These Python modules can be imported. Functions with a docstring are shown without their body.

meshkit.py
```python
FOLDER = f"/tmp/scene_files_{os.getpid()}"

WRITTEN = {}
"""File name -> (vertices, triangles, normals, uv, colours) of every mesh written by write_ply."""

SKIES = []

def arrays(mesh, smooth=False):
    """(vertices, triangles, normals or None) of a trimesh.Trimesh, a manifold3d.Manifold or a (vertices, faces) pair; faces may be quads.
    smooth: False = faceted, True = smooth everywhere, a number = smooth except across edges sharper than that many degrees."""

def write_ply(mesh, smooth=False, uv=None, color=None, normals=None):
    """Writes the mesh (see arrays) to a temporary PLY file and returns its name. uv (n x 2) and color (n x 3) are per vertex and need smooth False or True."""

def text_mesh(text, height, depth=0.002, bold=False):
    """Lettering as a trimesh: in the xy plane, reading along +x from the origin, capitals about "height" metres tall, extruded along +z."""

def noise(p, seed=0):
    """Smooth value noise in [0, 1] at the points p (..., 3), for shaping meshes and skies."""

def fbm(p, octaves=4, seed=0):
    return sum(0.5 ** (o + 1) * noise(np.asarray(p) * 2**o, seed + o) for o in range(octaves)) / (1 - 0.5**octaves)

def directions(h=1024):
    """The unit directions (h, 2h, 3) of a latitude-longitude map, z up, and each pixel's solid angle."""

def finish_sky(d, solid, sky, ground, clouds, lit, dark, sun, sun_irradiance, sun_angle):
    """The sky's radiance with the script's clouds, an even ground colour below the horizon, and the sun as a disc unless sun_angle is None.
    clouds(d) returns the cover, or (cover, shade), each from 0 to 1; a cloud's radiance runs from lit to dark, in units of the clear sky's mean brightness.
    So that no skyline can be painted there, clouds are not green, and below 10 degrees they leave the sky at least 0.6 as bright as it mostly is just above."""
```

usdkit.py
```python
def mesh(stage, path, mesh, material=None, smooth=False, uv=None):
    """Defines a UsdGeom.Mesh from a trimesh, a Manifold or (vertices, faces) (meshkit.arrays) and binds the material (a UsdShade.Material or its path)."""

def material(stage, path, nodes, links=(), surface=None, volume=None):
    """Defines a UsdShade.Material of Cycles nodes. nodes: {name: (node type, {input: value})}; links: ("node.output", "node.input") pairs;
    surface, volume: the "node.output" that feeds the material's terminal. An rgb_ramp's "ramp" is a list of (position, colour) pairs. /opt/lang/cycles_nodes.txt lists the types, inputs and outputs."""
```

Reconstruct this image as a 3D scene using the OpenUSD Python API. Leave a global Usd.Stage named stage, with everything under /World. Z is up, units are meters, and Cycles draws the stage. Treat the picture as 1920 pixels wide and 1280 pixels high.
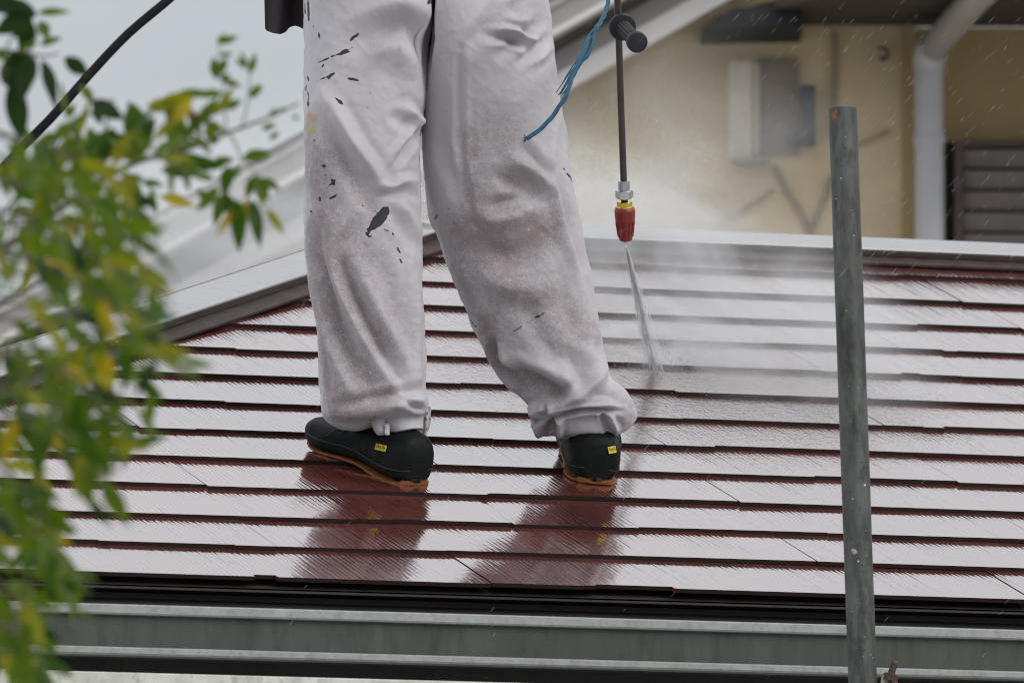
import math, random
import numpy as np, trimesh, shapely, usdkit, meshkit
import manifold3d as m3
from shapely.geometry import Polygon, LineString, Point
from shapely import affinity
from scipy.interpolate import PchipInterpolator
from pxr import Usd, UsdGeom, UsdLux, UsdShade, Gf, Sdf, Vt

stage = Usd.Stage.CreateInMemory()
UsdGeom.SetStageUpAxis(stage, UsdGeom.Tokens.z)
UsdGeom.SetStageMetersPerUnit(stage, 1.0)
UsdGeom.Xform.Define(stage, '/World')
UsdGeom.Scope.Define(stage, '/World/Looks')
PI = math.pi
MAT = usdkit.material

# ---------------------------------------------------------------- camera, sky, sun, exposure
CZ, PITCH, FPX = 2.6, 0.0974, 22000.0          # camera height, upward tilt, focal length in pixels of a 1920 wide picture
cam = UsdGeom.Camera.Define(stage, '/World/camera')
cam.CreateHorizontalApertureAttr(36.0)
cam.CreateVerticalApertureAttr(36.0 * 682 / 1024)
cam.CreateFocalLengthAttr(FPX / 1920 * 36.0)
cam.CreateFStopAttr(12.0)
cam.CreateFocusDistanceAttr(18.65)
cam.CreateClippingRangeAttr(Gf.Vec2f(0.5, 3000))
cam.CreateExposureAttr(0.0)
cam.AddTranslateOp().Set(Gf.Vec3d(0, 0, CZ))
cam.AddRotateXOp().Set(90 + math.degrees(PITCH))

SUN = np.array([0.60, -0.52, 0.61]); SUN /= np.linalg.norm(SUN)
SUN_EL, SUN_ROT = math.asin(SUN[2]), math.atan2(SUN[0], SUN[1])
dome = UsdLux.DomeLight.Define(stage, '/World/sky')
dome.GetPrim().SetCustomDataByKey('kind', 'structure')
SKY = MAT(stage, '/World/Looks/sky_overcast', {
    'sky': ('sky_texture', {'sky_type': 'single_scattering', 'sun_disc': False, 'sun_elevation': SUN_EL, 'sun_rotation': SUN_ROT, 'aerosol_density': 3.0}),
    'tc': ('texture_coordinate', {}),
    'sep': ('separate_xyz', {}),
    'grad': ('rgb_ramp', {'ramp': [(0.0, (4.7, 5.0, 5.3)), (0.1, (5.7, 6.02, 6.35)), (0.35, (8.25, 8.55, 8.95)), (1.0, (13.8, 14.1, 14.4))]}),
    'n': ('noise_texture', {'scale': 2.6, 'detail': 5.0, 'roughness': 0.55}),
    'nr': ('map_range', {'from_min': 0.3, 'from_max': 0.7, 'to_min': 0.9, 'to_max': 1.1}),
    'mul': ('vector_math', {'math_type': 'scale'}),
    'mix': ('mix', {'mix_type': 'mix', 'fac': 0.93}),
    'bg': ('background_shader', {'strength': 0.095})},
    [('tc.generated', 'sep.vector'), ('sep.z', 'grad.fac'), ('tc.generated', 'n.vector'), ('n.fac', 'nr.value'),
     ('grad.color', 'mul.vector1'), ('nr.result', 'mul.scale'), ('sky.color', 'mix.color1'), ('mul.vector', 'mix.color2'), ('mix.color', 'bg.color')],
    surface='bg.background')
UsdShade.MaterialBindingAPI.Apply(dome.GetPrim()).Bind(SKY)
sun = UsdLux.DistantLight.Define(stage, '/World/sun')
sun.CreateIntensityAttr(0.40); sun.CreateAngleAttr(40.0); sun.CreateColorAttr(Gf.Vec3f(1.0, 0.97, 0.93))
sun.CreateNormalizeAttr(True)
_r = Gf.Rotation(Gf.Vec3d(0, 0, 1), Gf.Vec3d(*map(float, SUN)))
sun.AddTransformOp().Set(Gf.Matrix4d().SetRotate(_r))

# ---------------------------------------------------------------- helpers
CP, SP = math.cos(PITCH), math.sin(PITCH)
def at(px, py, y):
    """the point at depth y seen at the photograph's pixel (px, py)"""
    a, b = (px - 960) / FPX, -(py - 640) / FPX
    d = np.array([a, CP - b * SP, SP + b * CP])
    return d / d[1] * y + [0, 0, CZ]
def proj(P):
    P = np.asarray(P, float) - [0, 0, CZ]
    f = P[..., 1] * CP + P[..., 2] * SP
    u = -P[..., 1] * SP + P[..., 2] * CP
    return np.stack([960 + FPX * P[..., 0] / f, 640 - FPX * u / f], -1)

used = {}
def path_for(parent, name):
    base = (str(parent.GetPath()) if parent is not None else '/World') + '/'
    k = used.get(base + name, 0); used[base + name] = k + 1
    return base + (name if k == 0 else f'{name}_{k:03d}')
def tag(p, label=None, cat=None, group=None, kind=None):
    p = p.GetPrim() if hasattr(p, 'GetPrim') else p
    for k, v in (('label', label), ('category', cat), ('group', group), ('kind', kind)):
        if v: p.SetCustomDataByKey(k, v)
    return p
def gfm(M):
    return Gf.Matrix4d(*[float(x) for x in np.asarray(M).T.ravel()])
WORLD_OF = {}
def wm(prim):
    return WORLD_OF.get(str(prim.GetPath()), np.eye(4)) if prim is not None else np.eye(4)
def thing(name, label, cat, loc=(0, 0, 0), M=None, group=None, kind=None):
    x = UsdGeom.Xform.Define(stage, path_for(None, name))
    if M is None:
        M = np.eye(4); M[:3, 3] = loc
    x.AddTransformOp().Set(gfm(M)); WORLD_OF[str(x.GetPath())] = M
    return tag(x, label, cat, group, kind)
def arr(mesh):
    v, f, _ = meshkit.arrays(mesh); return v, f
def obj(name, mesh, mat, parent=None, world=True, smooth=False, M=None, label=None, kind=None):
    """one Mesh prim under parent. world: the mesh is given in world coordinates; else in the frame M (default: the parent's)."""
    p = path_for(parent, name)
    v, f = outward(*arr(mesh))
    L = np.eye(4) if M is None else M
    if world:
        inv = np.linalg.inv(wm(parent)); v = v @ inv[:3, :3].T + inv[:3, 3]
    m = usdkit.mesh(stage, p, (v, f), mat, smooth=smooth)
    if M is not None:
        m.AddTransformOp().Set(gfm(M))
    WORLD_OF[p] = wm(parent) @ L
    m.CreateDoubleSidedAttr(True)
    return tag(m, label, None, None, kind)
def outward(v, f):
    c = v - v.mean(0)
    return (v, f[:, ::-1]) if np.einsum('ij,ij->i', c[f[:, 0]], np.cross(c[f[:, 1]], c[f[:, 2]])).sum() < 0 else (v, f)
def cat(ms):
    vs, fs, n = [], [], 0
    for m in ms:
        v, f = arr(m); vs.append(v); fs.append(f + n); n += len(v)
    return np.vstack(vs), np.vstack(fs)
def box(c, s, R=None):
    b = trimesh.creation.box(s)
    v = np.array(b.vertices)
    if R is not None: v = v @ np.asarray(R).T
    return v + c, np.array(b.faces)
def tube(pts, r, n=8, cap=True):
    P = np.asarray(pts, float); r = np.broadcast_to(np.asarray(r, float), (len(P),))
    T = np.gradient(P, axis=0); T /= np.linalg.norm(T, axis=1, keepdims=True) + 1e-12
    ref = np.array([0.13, 0.31, 0.94]) if abs(T[0] @ [0.13, 0.31, 0.94]) < 0.9 else np.array([0.94, 0.2, 0.1])
    N = np.zeros_like(P); a = ref
    for i in range(len(P)):
        a = a - T[i] * (a @ T[i]); a /= np.linalg.norm(a); N[i] = a
    B = np.cross(T, N); th = np.arange(n) * 2 * PI / n
    V = (P[:, None] + r[:, None, None] * (N[:, None] * np.cos(th)[None, :, None] + B[:, None] * np.sin(th)[None, :, None])).reshape(-1, 3)
    F = []
    for i in range(len(P) - 1):
        for j in range(n):
            k = (j + 1) % n
            F += [(i * n + j, i * n + k, (i + 1) * n + k), (i * n + j, (i + 1) * n + k, (i + 1) * n + j)]
    if cap:
        V = np.vstack([V, P[0], P[-1]]); c0, c1 = len(V) - 2, len(V) - 1; m = (len(P) - 1) * n
        for j in range(n):
            k = (j + 1) % n
            F += [(c0, k, j), (c1, m + j, m + k)]
    return V, np.array(F)
def spline(pts, n):
    P = np.asarray(pts, float); t = np.r_[0, np.cumsum(np.linalg.norm(np.diff(P, axis=0), axis=1))]
    return PchipInterpolator(t, P, axis=0)(np.linspace(0, t[-1], n))
def rings_mesh(R, close=True):
    """R: (rows, around, 3) closed rings -> mesh with end caps"""
    n, m, _ = R.shape
    i, j = np.meshgrid(np.arange(n - 1), np.arange(m), indexing='ij'); k = (j + 1) % m
    a, b, c, d = i * m + j, i * m + k, (i + 1) * m + k, (i + 1) * m + j
    F = np.concatenate([np.stack([a, b, c], -1).reshape(-1, 3), np.stack([a, c, d], -1).reshape(-1, 3)])
    V = R.reshape(-1, 3)
    if close:
        V = np.vstack([V, R[0].mean(0), R[-1].mean(0)]); c0, c1 = len(V) - 2, len(V) - 1
        j = np.arange(m); k = (j + 1) % m; o = (n - 1) * m
        F = np.vstack([F, np.stack([np.full(m, c0), k, j], -1), np.stack([np.full(m, c1), o + j, o + k], -1)])
    return V, F
def lathe(profile, n=28):
    """profile: (r, z) from bottom to top, closed at both ends on the axis"""
    th = np.arange(n) * 2 * PI / n
    R = np.array([[[r * np.cos(t), r * np.sin(t), z] for t in th] for r, z in profile])
    v, f = rings_mesh(R); return v, f[:, ::-1]
def frame_to(o, zdir, up=(0, 0, 1)):
    z = np.asarray(zdir, float); z /= np.linalg.norm(z)
    x = np.cross(up, z)
    if np.linalg.norm(x) < 1e-6: x = np.array([1.0, 0, 0])
    x /= np.linalg.norm(x); y = np.cross(z, x)
    M = np.eye(4); M[:3, 0], M[:3, 1], M[:3, 2], M[:3, 3] = x, y, z, o
    return M
def xf(mesh, M):
    v, f = arr(mesh); return v @ M[:3, :3].T + M[:3, 3], f
def prism(poly, h0, h1):
    """extrude a shapely polygon (or several) in its own xy plane from z=h0 to z=h1"""
    ms = []
    for g in getattr(poly, 'geoms', [poly]):
        if g.area < 1e-9: continue
        m = trimesh.creation.extrude_polygon(g, h1 - h0, engine='earcut'); m.apply_translation([0, 0, h0]); ms.append(m)
    return cat(ms)
def extrude_along(poly, o, X, Y, L, l0, l1):
    """polygon in the plane (X, Y) at o, extruded along L from l0 to l1"""
    v, f = prism(poly, l0, l1)
    M = np.stack([X, Y, L], 1)
    if np.linalg.det(M) < 0: f = f[:, ::-1]
    return v @ M.T + o, f
def pnoise(P, s, seed=0, oct=3):
    return meshkit.fbm(np.asarray(P) * s, oct, seed) - 0.5

# ---------------------------------------------------------------- materials
def simple(name, col, rough=0.5, metal=0.0, spec=0.5, var=0.25, vscale=12.0, bump=0.0, bscale=200.0, coat=0.0, stretch=(1, 1, 1), dark=None, dscale=6.0, damount=0.5):
    """a principled material whose colour is mottled by noise, with dirt patches and a fine bump"""
    c = np.array(col)
    lo, hi = tuple(c * (1 - var)), tuple(np.minimum(c * (1 + var), 0.95))
    nodes = {'tc': ('texture_coordinate', {}), 'mp': ('mapping', {'scale': stretch}), 'n': ('noise_texture', {'scale': vscale, 'detail': 6.0, 'roughness': 0.6}),
             'r': ('rgb_ramp', {'ramp': [(0.3, lo), (0.7, hi)]}),
             'p': ('principled_bsdf', {'roughness': rough, 'metallic': metal, 'specular_ior_level': spec, 'coat_weight': coat})}
    links = [('tc.object', 'mp.vector'), ('mp.vector', 'n.vector'), ('n.fac', 'r.fac')]
    out = 'r.color'
    if dark is not None:
        nodes |= {'dn': ('noise_texture', {'scale': dscale, 'detail': 8.0, 'roughness': 0.65}), 'dr': ('map_range', {'from_min': 0.48, 'from_max': 0.66, 'to_min': 0.0, 'to_max': damount, 'clamp': True}),
                  'dm': ('mix', {'color2': dark})}
        links += [('mp.vector', 'dn.vector'), ('dn.fac', 'dr.value'), ('dr.result', 'dm.fac'), (out, 'dm.color1')]
        out = 'dm.color'
    links.append((out, 'p.base_color'))
    if bump:
        nodes |= {'bn': ('noise_texture', {'scale': bscale, 'detail': 4.0}), 'b': ('bump', {'strength': 1.0, 'distance': bump})}
        links += [('mp.vector', 'bn.vector'), ('bn.fac', 'b.height'), ('b.normal', 'p.normal')]
    return MAT(stage, f'/World/Looks/{name}', nodes, links, surface='p.BSDF')

HIT = (0.290, 19.48, 4.417)
def slate_material(name, base, seed):
    return MAT(stage, f'/World/Looks/{name}', {
        'tc': ('texture_coordinate', {}), 'm1': ('mapping', {'scale': (105.0, 3.0, 1.0), 'location': (seed * 7.1, seed * 3.3, 0.0)}),
        'g1': ('noise_texture', {'scale': 1.0, 'detail': 2.5, 'roughness': 0.55}),
        'gr': ('rgb_ramp', {'ramp': [(0.30, (0, 0, 0)), (0.46, (0.85, 0.85, 0.85)), (0.7, (1, 1, 1))]}),
        'm2': ('mapping', {'scale': (120.0, 34.0, 1.0), 'location': (seed * 2.7, seed * 5.3, 0.0)}),
        'g2': ('noise_texture', {'scale': 1.0, 'detail': 4.0, 'roughness': 0.6}),
        'h2': ('math', {'math_type': 'multiply', 'value2': 0.40}),
        'mw': ('mapping', {'scale': (1.0, 0.035, 0.0), 'location': (seed * 0.37, seed * 0.11, 0.0)}),
        'wv': ('wave_texture', {'wave_type': 'bands', 'bands_direction': 'x', 'profile': 'sine', 'scale': 33.0, 'distortion': 5.0, 'detail': 2.0, 'detail_scale': 0.9}),
        'wp': ('math', {'math_type': 'power', 'value2': 0.55}), 'wm': ('math', {'math_type': 'multiply'}), 'wpn': ('noise_texture', {'scale': 5.0, 'detail': 3.0}), 'wpr': ('map_range', {'from_min': 0.42, 'from_max': 0.68, 'to_min': 0.10, 'to_max': 0.62, 'clamp': True}), 'g12': ('math', {'math_type': 'multiply_add', 'value2': 0.45}),
        'gp': ('geometry', {}), 'hd': ('vector_math', {'math_type': 'distance', 'vector2': HIT}), 'hf': ('map_range', {'range_type': 'smoothstep', 'from_min': 0.10, 'from_max': 0.75, 'to_min': 1.0, 'to_max': 0.0, 'clamp': True}),
        'hn': ('noise_texture', {'scale': 70.0, 'detail': 3.0, 'roughness': 0.6}), 'hm': ('math', {'math_type': 'multiply'}), 'churn': ('math', {'math_type': 'multiply_add', 'value2': 7.0}),
        'add': ('math', {'math_type': 'add'}),
        'b': ('bump', {'strength': 1.0, 'distance': 0.00085}),
        'b2': ('bump', {'strength': 1.0, 'distance': 0.00042}),
        'cn': ('noise_texture', {'scale': 9.0, 'detail': 5.0}),
        'cr': ('rgb_ramp', {'ramp': [(0.3, tuple(np.array(base) * 0.75)), (0.7, tuple(np.array(base) * 1.25))]}),
        'gc': ('mix', {'mix_type': 'multiply', 'fac': 0.42}),
        'sp': ('noise_texture', {'scale': 75.0, 'detail': 1.0}), 'sr': ('map_range', {'from_min': 0.76, 'from_max': 0.79, 'to_min': 0.0, 'to_max': 0.8, 'clamp': True}),
        'sm': ('mix', {'color2': (0.012, 0.01, 0.01)}),
        'ro': ('map_range', {'from_min': 0.0, 'from_max': 0.8, 'to_min': 0.07, 'to_max': 0.45}),
        'p': ('principled_bsdf', {'ior': 1.6, 'coat_weight': 1.0, 'coat_roughness': 0.045, 'coat_ior': 2.1}),
        'wn': ('noise_texture', {'scale': 7.0, 'detail': 4.0}), 'wr': ('map_range', {'from_min': 0.4, 'from_max': 0.7, 'to_min': 0.035, 'to_max': 0.11}),
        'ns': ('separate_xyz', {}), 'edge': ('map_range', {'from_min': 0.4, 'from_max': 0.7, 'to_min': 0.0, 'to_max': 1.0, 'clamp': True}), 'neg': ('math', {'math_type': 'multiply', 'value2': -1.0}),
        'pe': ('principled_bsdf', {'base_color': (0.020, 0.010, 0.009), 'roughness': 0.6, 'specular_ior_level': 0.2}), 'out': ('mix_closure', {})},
        [('tc.object', 'm1.vector'), ('m1.vector', 'g1.vector'), ('g1.fac', 'gr.fac'), ('tc.object', 'm2.vector'), ('m2.vector', 'g2.vector'), ('g2.fac', 'h2.value1'),
         ('tc.object', 'mw.vector'), ('mw.vector', 'wv.vector'), ('wv.fac', 'wp.value1'), ('tc.object', 'wpn.vector'), ('wpn.fac', 'wpr.value'), ('wpr.result', 'wm.value2'), ('wp.value', 'wm.value1'), ('gr.color', 'g12.value1'), ('wm.value', 'g12.value3'), ('g12.value', 'add.value1'), ('h2.value', 'add.value2'), ('add.value', 'b.height'), ('gp.position', 'hd.vector1'), ('hd.value', 'hf.value'), ('tc.object', 'hn.vector'), ('hn.fac', 'hm.value1'), ('hf.result', 'hm.value2'), ('hm.value', 'churn.value1'), ('add.value', 'churn.value3'), ('churn.value', 'b2.height'), ('tc.object', 'cn.vector'), ('cn.fac', 'cr.fac'),
         ('cr.color', 'gc.color1'), ('gr.color', 'gc.color2'), ('tc.object', 'sp.vector'), ('sp.fac', 'sr.value'), ('gc.color', 'sm.color1'), ('sr.result', 'sm.fac'),
         ('sr.result', 'ro.value'), ('ro.result', 'p.roughness'), ('sm.color', 'p.base_color'), ('b.normal', 'p.normal'), ('b2.normal', 'p.coat_normal'),
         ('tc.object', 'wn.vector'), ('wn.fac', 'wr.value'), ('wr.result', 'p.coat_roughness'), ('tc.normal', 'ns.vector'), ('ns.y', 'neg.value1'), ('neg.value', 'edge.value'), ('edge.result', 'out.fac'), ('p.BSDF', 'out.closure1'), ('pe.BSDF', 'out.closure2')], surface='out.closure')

M = {}
SLATES = [slate_material(f'wet_slate_{n}', c, i + 1) for i, (n, c) in enumerate((('red', (0.056, 0.0140, 0.0120)), ('brown', (0.050, 0.0140, 0.0120)), ('dark', (0.045, 0.0120, 0.0105)), ('warm', (0.063, 0.0160, 0.0130))))]
M['cap'] = MAT(stage, '/World/Looks/ridge_metal', {'tc': ('texture_coordinate', {}), 'n': ('noise_texture', {'scale': 6.0, 'detail': 5.0}), 'r': ('rgb_ramp', {'ramp': [(0.3, (0.026, 0.018, 0.018)), (0.7, (0.036, 0.026, 0.025))]}),
    'bn': ('noise_texture', {'scale': 11.0, 'detail': 3.0}), 'b': ('bump', {'strength': 1.0, 'distance': 0.0012}), 'p': ('principled_bsdf', {'roughness': 0.14, 'coat_weight': 1.0, 'coat_roughness': 0.06, 'coat_ior': 1.65})},
    [('tc.object', 'n.vector'), ('n.fac', 'r.fac'), ('r.color', 'p.base_color'), ('tc.object', 'bn.vector'), ('bn.fac', 'b.height'), ('b.normal', 'p.normal'), ('b.normal', 'p.coat_normal')], surface='p.BSDF')
M['skirt'] = simple('brown_skirt_metal', (0.050, 0.035, 0.032), rough=0.55, spec=0.12, var=0.3, vscale=30, bump=0.001, bscale=60)
M['deck'] = simple('roofing_felt', (0.02, 0.015, 0.015), rough=0.8)
M['fascia'] = simple('dark_fascia', (0.018, 0.016, 0.018), rough=0.6, var=0.4, vscale=20)
M['drip'] = simple('drip_metal', (0.016, 0.008, 0.008), rough=0.4, var=0.3, vscale=30, bump=0.0008, bscale=40)
M['gutter'] = simple('grey_gutter', (0.047, 0.055, 0.047), rough=0.5, var=0.22, vscale=14, spec=0.4, stretch=(1, 1, 0.25), dark=(0.012, 0.016, 0.010), dscale=30, damount=0.55, bump=0.0006, bscale=25)
M['gutter_lip'] = simple('gutter_lip_metal', (0.27, 0.285, 0.28), rough=0.4, var=0.12, vscale=30, spec=0.5, dark=(0.10, 0.11, 0.10), dscale=90, damount=0.35)
M['pipe'] = simple('weathered_zinc', (0.066, 0.070, 0.066), rough=0.5, metal=0.25, var=0.6, vscale=30, stretch=(1, 1, 0.35), dark=(0.016, 0.016, 0.014), dscale=55, damount=0.8, bump=0.0008, bscale=90)
M['rust'] = simple('rust', (0.17, 0.08, 0.045), rough=0.9, var=0.5, vscale=140, bump=0.002, bscale=260)
M['rust_dark'] = simple('rusted_steel', (0.045, 0.022, 0.016), rough=0.6, var=0.5, vscale=90, bump=0.0015, bscale=150)
M['clamp'] = simple('clamp_zinc', (0.32, 0.29, 0.26), rough=0.5, metal=0.3, var=0.4, vscale=60, dark=(0.08, 0.03, 0.02), dscale=50, damount=0.9)
M['plank'] = simple('scaffold_plank', (0.52, 0.53, 0.47), rough=0.6, var=0.3, vscale=30, dark=(0.14, 0.15, 0.12), dscale=60, damount=0.6)
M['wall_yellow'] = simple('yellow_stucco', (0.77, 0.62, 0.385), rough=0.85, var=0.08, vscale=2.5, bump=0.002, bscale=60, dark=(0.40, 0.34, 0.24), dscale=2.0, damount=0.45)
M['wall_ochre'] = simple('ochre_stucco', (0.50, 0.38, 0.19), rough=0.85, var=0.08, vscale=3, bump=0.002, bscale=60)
M['wall_red'] = simple('lower_house_wall', (0.055, 0.05, 0.045), rough=0.8, var=0.15, vscale=6, bump=0.001, bscale=80)
M['white_pvc'] = simple('white_pvc', (0.62, 0.62, 0.66), rough=0.35, var=0.06, vscale=8)
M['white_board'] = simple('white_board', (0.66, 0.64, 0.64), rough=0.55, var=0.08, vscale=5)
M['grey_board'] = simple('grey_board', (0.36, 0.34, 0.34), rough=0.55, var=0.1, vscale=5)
M['soffit'] = simple('brown_soffit', (0.055, 0.040, 0.032), rough=0.8, var=0.2, vscale=6)
M['house_roof'] = simple('far_roof_metal', (0.10, 0.085, 0.085), rough=0.3, var=0.2, vscale=5)
M['black'] = simple('dark_vent', (0.012, 0.012, 0.014), rough=0.6)
M['slate_grey'] = simple('slate_grey_paint', (0.05, 0.055, 0.055), rough=0.6)
M['brown_wood'] = simple('brown_window_board', (0.27, 0.20, 0.135), rough=0.7, var=0.3, vscale=9)
M['shutter'] = simple('brown_aluminium', (0.085, 0.056, 0.050), rough=0.35, var=0.15, vscale=12, metal=0.2)
M['slat'] = simple('louvre_slat', (0.20, 0.165, 0.165), rough=0.32, var=0.12, vscale=12, spec=0.6)
M['pale_frame'] = simple('pale_window_frame', (0.72, 0.63, 0.50), rough=0.6, var=0.08, vscale=8)
M['cable'] = simple('brown_cable', (0.36, 0.29, 0.20), rough=0.7)
M['hose'] = simple('black_hose', (0.006, 0.006, 0.008), rough=0.75, var=0.2, vscale=30, spec=0.08)
M['rod'] = simple('dull_steel_tube', (0.075, 0.062, 0.058), rough=0.35, metal=0.6, var=0.2, vscale=30)
M['chrome'] = simple('chrome', (0.55, 0.55, 0.60), rough=0.12, metal=1.0, var=0.1)
M['brass'] = simple('brass', (0.72, 0.52, 0.12), rough=0.2, metal=1.0, var=0.1)
M['red_plastic'] = simple('red_plastic', (0.21, 0.022, 0.018), rough=0.38, var=0.2, vscale=90, bump=0.0004, bscale=400)
M['grip'] = simple('black_rubber', (0.010, 0.010, 0.016), rough=0.55, var=0.2, vscale=60)
M['grip_knurl'] = simple('worn_rubber', (0.05, 0.05, 0.048), rough=0.7, var=0.6, vscale=300, bump=0.001, bscale=420)
M['twine'] = simple('blue_twine', (0.008, 0.075, 0.135), rough=0.6, var=0.5, vscale=160)
M['shoe'] = simple('black_neoprene', (0.0065, 0.0078, 0.0080), rough=0.55, var=0.3, vscale=60, spec=0.14, bump=0.0006, bscale=350)
M['shoe_seam'] = simple('shoe_piping', (0.018, 0.022, 0.022), rough=0.6)
M['gum'] = simple('gum_sole', (0.21, 0.07, 0.016), rough=0.6, var=0.35, vscale=80, bump=0.0012, bscale=220, dark=(0.09, 0.035, 0.01), dscale=90, damount=0.4)
M['yellow_tag'] = simple('yellow_tag', (0.62, 0.50, 0.03), rough=0.6, var=0.1, vscale=90)
M['tag_ink'] = simple('tag_ink', (0.06, 0.045, 0.01), rough=0.6)
M['skin'] = simple('skin', (0.44, 0.24, 0.17), rough=0.55, var=0.08, vscale=60)
M['hair'] = simple('black_hair', (0.012, 0.010, 0.009), rough=0.5, bump=0.003, bscale=300)
M['jacket'] = simple('black_jacket', (0.012, 0.008, 0.010), rough=0.85, var=0.4, vscale=30, bump=0.001, bscale=300)
M['cuff'] = simple('pale_cuff', (0.50, 0.49, 0.53), rough=0.85, var=0.08, vscale=60, bump=0.0005, bscale=900)
M['bark'] = simple('brown_bark', (0.085, 0.065, 0.045), rough=0.9, var=0.35, vscale=60, bump=0.003, bscale=120)
M['green_stem'] = simple('green_stem', (0.10, 0.12, 0.055), rough=0.7, var=0.3, vscale=60)
M['ground'] = simple('wet_ground', (0.28, 0.27, 0.25), rough=0.7, var=0.3, vscale=0.8, bump=0.01, bscale=12)

def leaf_material(name, col):
    c = np.array(col)
    return MAT(stage, f'/World/Looks/{name}', {
        'tc': ('texture_coordinate', {}), 'n': ('noise_texture', {'scale': 45.0, 'detail': 3.0}), 'r': ('rgb_ramp', {'ramp': [(0.3, tuple(c * 0.75)), (0.7, tuple(c * 1.25))]}),
        'p': ('principled_bsdf', {'roughness': 0.42, 'specular_ior_level': 0.2}), 't': ('translucent_bsdf', {}), 'h': ('hsv', {'saturation': 1.25, 'value': 1.6}), 'm': ('mix_closure', {'fac': 0.38})},
        [('tc.object', 'n.vector'), ('n.fac', 'r.fac'), ('r.color', 'p.base_color'), ('r.color', 'h.color'), ('h.color', 't.color'), ('p.BSDF', 'm.closure1'), ('t.BSDF', 'm.closure2')], surface='m.closure')
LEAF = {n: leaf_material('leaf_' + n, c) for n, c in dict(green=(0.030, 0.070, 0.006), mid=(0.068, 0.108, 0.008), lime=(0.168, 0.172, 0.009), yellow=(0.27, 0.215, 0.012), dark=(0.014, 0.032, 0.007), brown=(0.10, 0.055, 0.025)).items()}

# ---------------------------------------------------------------- near house: frame of its wet slate roof
YAW, SLOPE, ED, EZ = 0.3692, 0.3424, 18.0822, 1.3781
E = np.array([math.cos(YAW), math.sin(YAW), 0.0]); NH = np.array([-math.sin(YAW), math.cos(YAW), 0.0]); Z = np.array([0, 0, 1.0])
UP = NH * math.cos(SLOPE) + Z * math.sin(SLOPE); NR = np.cross(E, UP)
E0 = np.array([0, ED, CZ + EZ])
ROOF = np.eye(4); ROOF[:3, 0], ROOF[:3, 1], ROOF[:3, 2], ROOF[:3, 3] = E, UP, NR, E0
def roof_point(px, py, h=0.0):
    """where the photograph's pixel meets the roof plane raised by h: world point and (u, t)"""
    d = at(px, py, 1.0) - [0, 0, CZ]; o = np.array([0, 0, CZ])
    s = ((E0 + NR * h - o) @ NR) / (d @ NR); P = o + d * s
    return P, np.array([(P - E0) @ E, (P - E0) @ UP])
def rw(u, t, h=0.0):
    return E0 + E * u + UP * t + NR * h

EXPO, TH = 0.182, 0.0066
_, A_ = roof_point(803, 412, 0.034); _, C1 = roof_point(568, 473, 0.034); _, C2 = roof_point(342, 547, 0.034)
HD = (C2 - C1) / np.linalg.norm(C2 - C1)
TR = A_[1]                                                    # ridge
AP = np.array([C1[0] + HD[0] / HD[1] * (TR - C1[1]), TR])
CO = AP + HD * (-TR / HD[1])                                  # hip corner at the eave
UR = 3.4
house = thing('slate_house', 'house with wet reddish-brown slate hip roof being washed, grey gutter below', 'house', loc=(0, ED, 0), M=None)
roof_face = Polygon([tuple(CO), (UR, 0), (UR, TR), tuple(AP)])
deckv = [rw(*CO, -0.006), rw(UR, 0, -0.006), rw(UR, TR, -0.006), rw(*AP, -0.006)]
back = lambda P: P + NH * 0
hw = TR * math.cos(SLOPE)
farz = E0[2]
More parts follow.
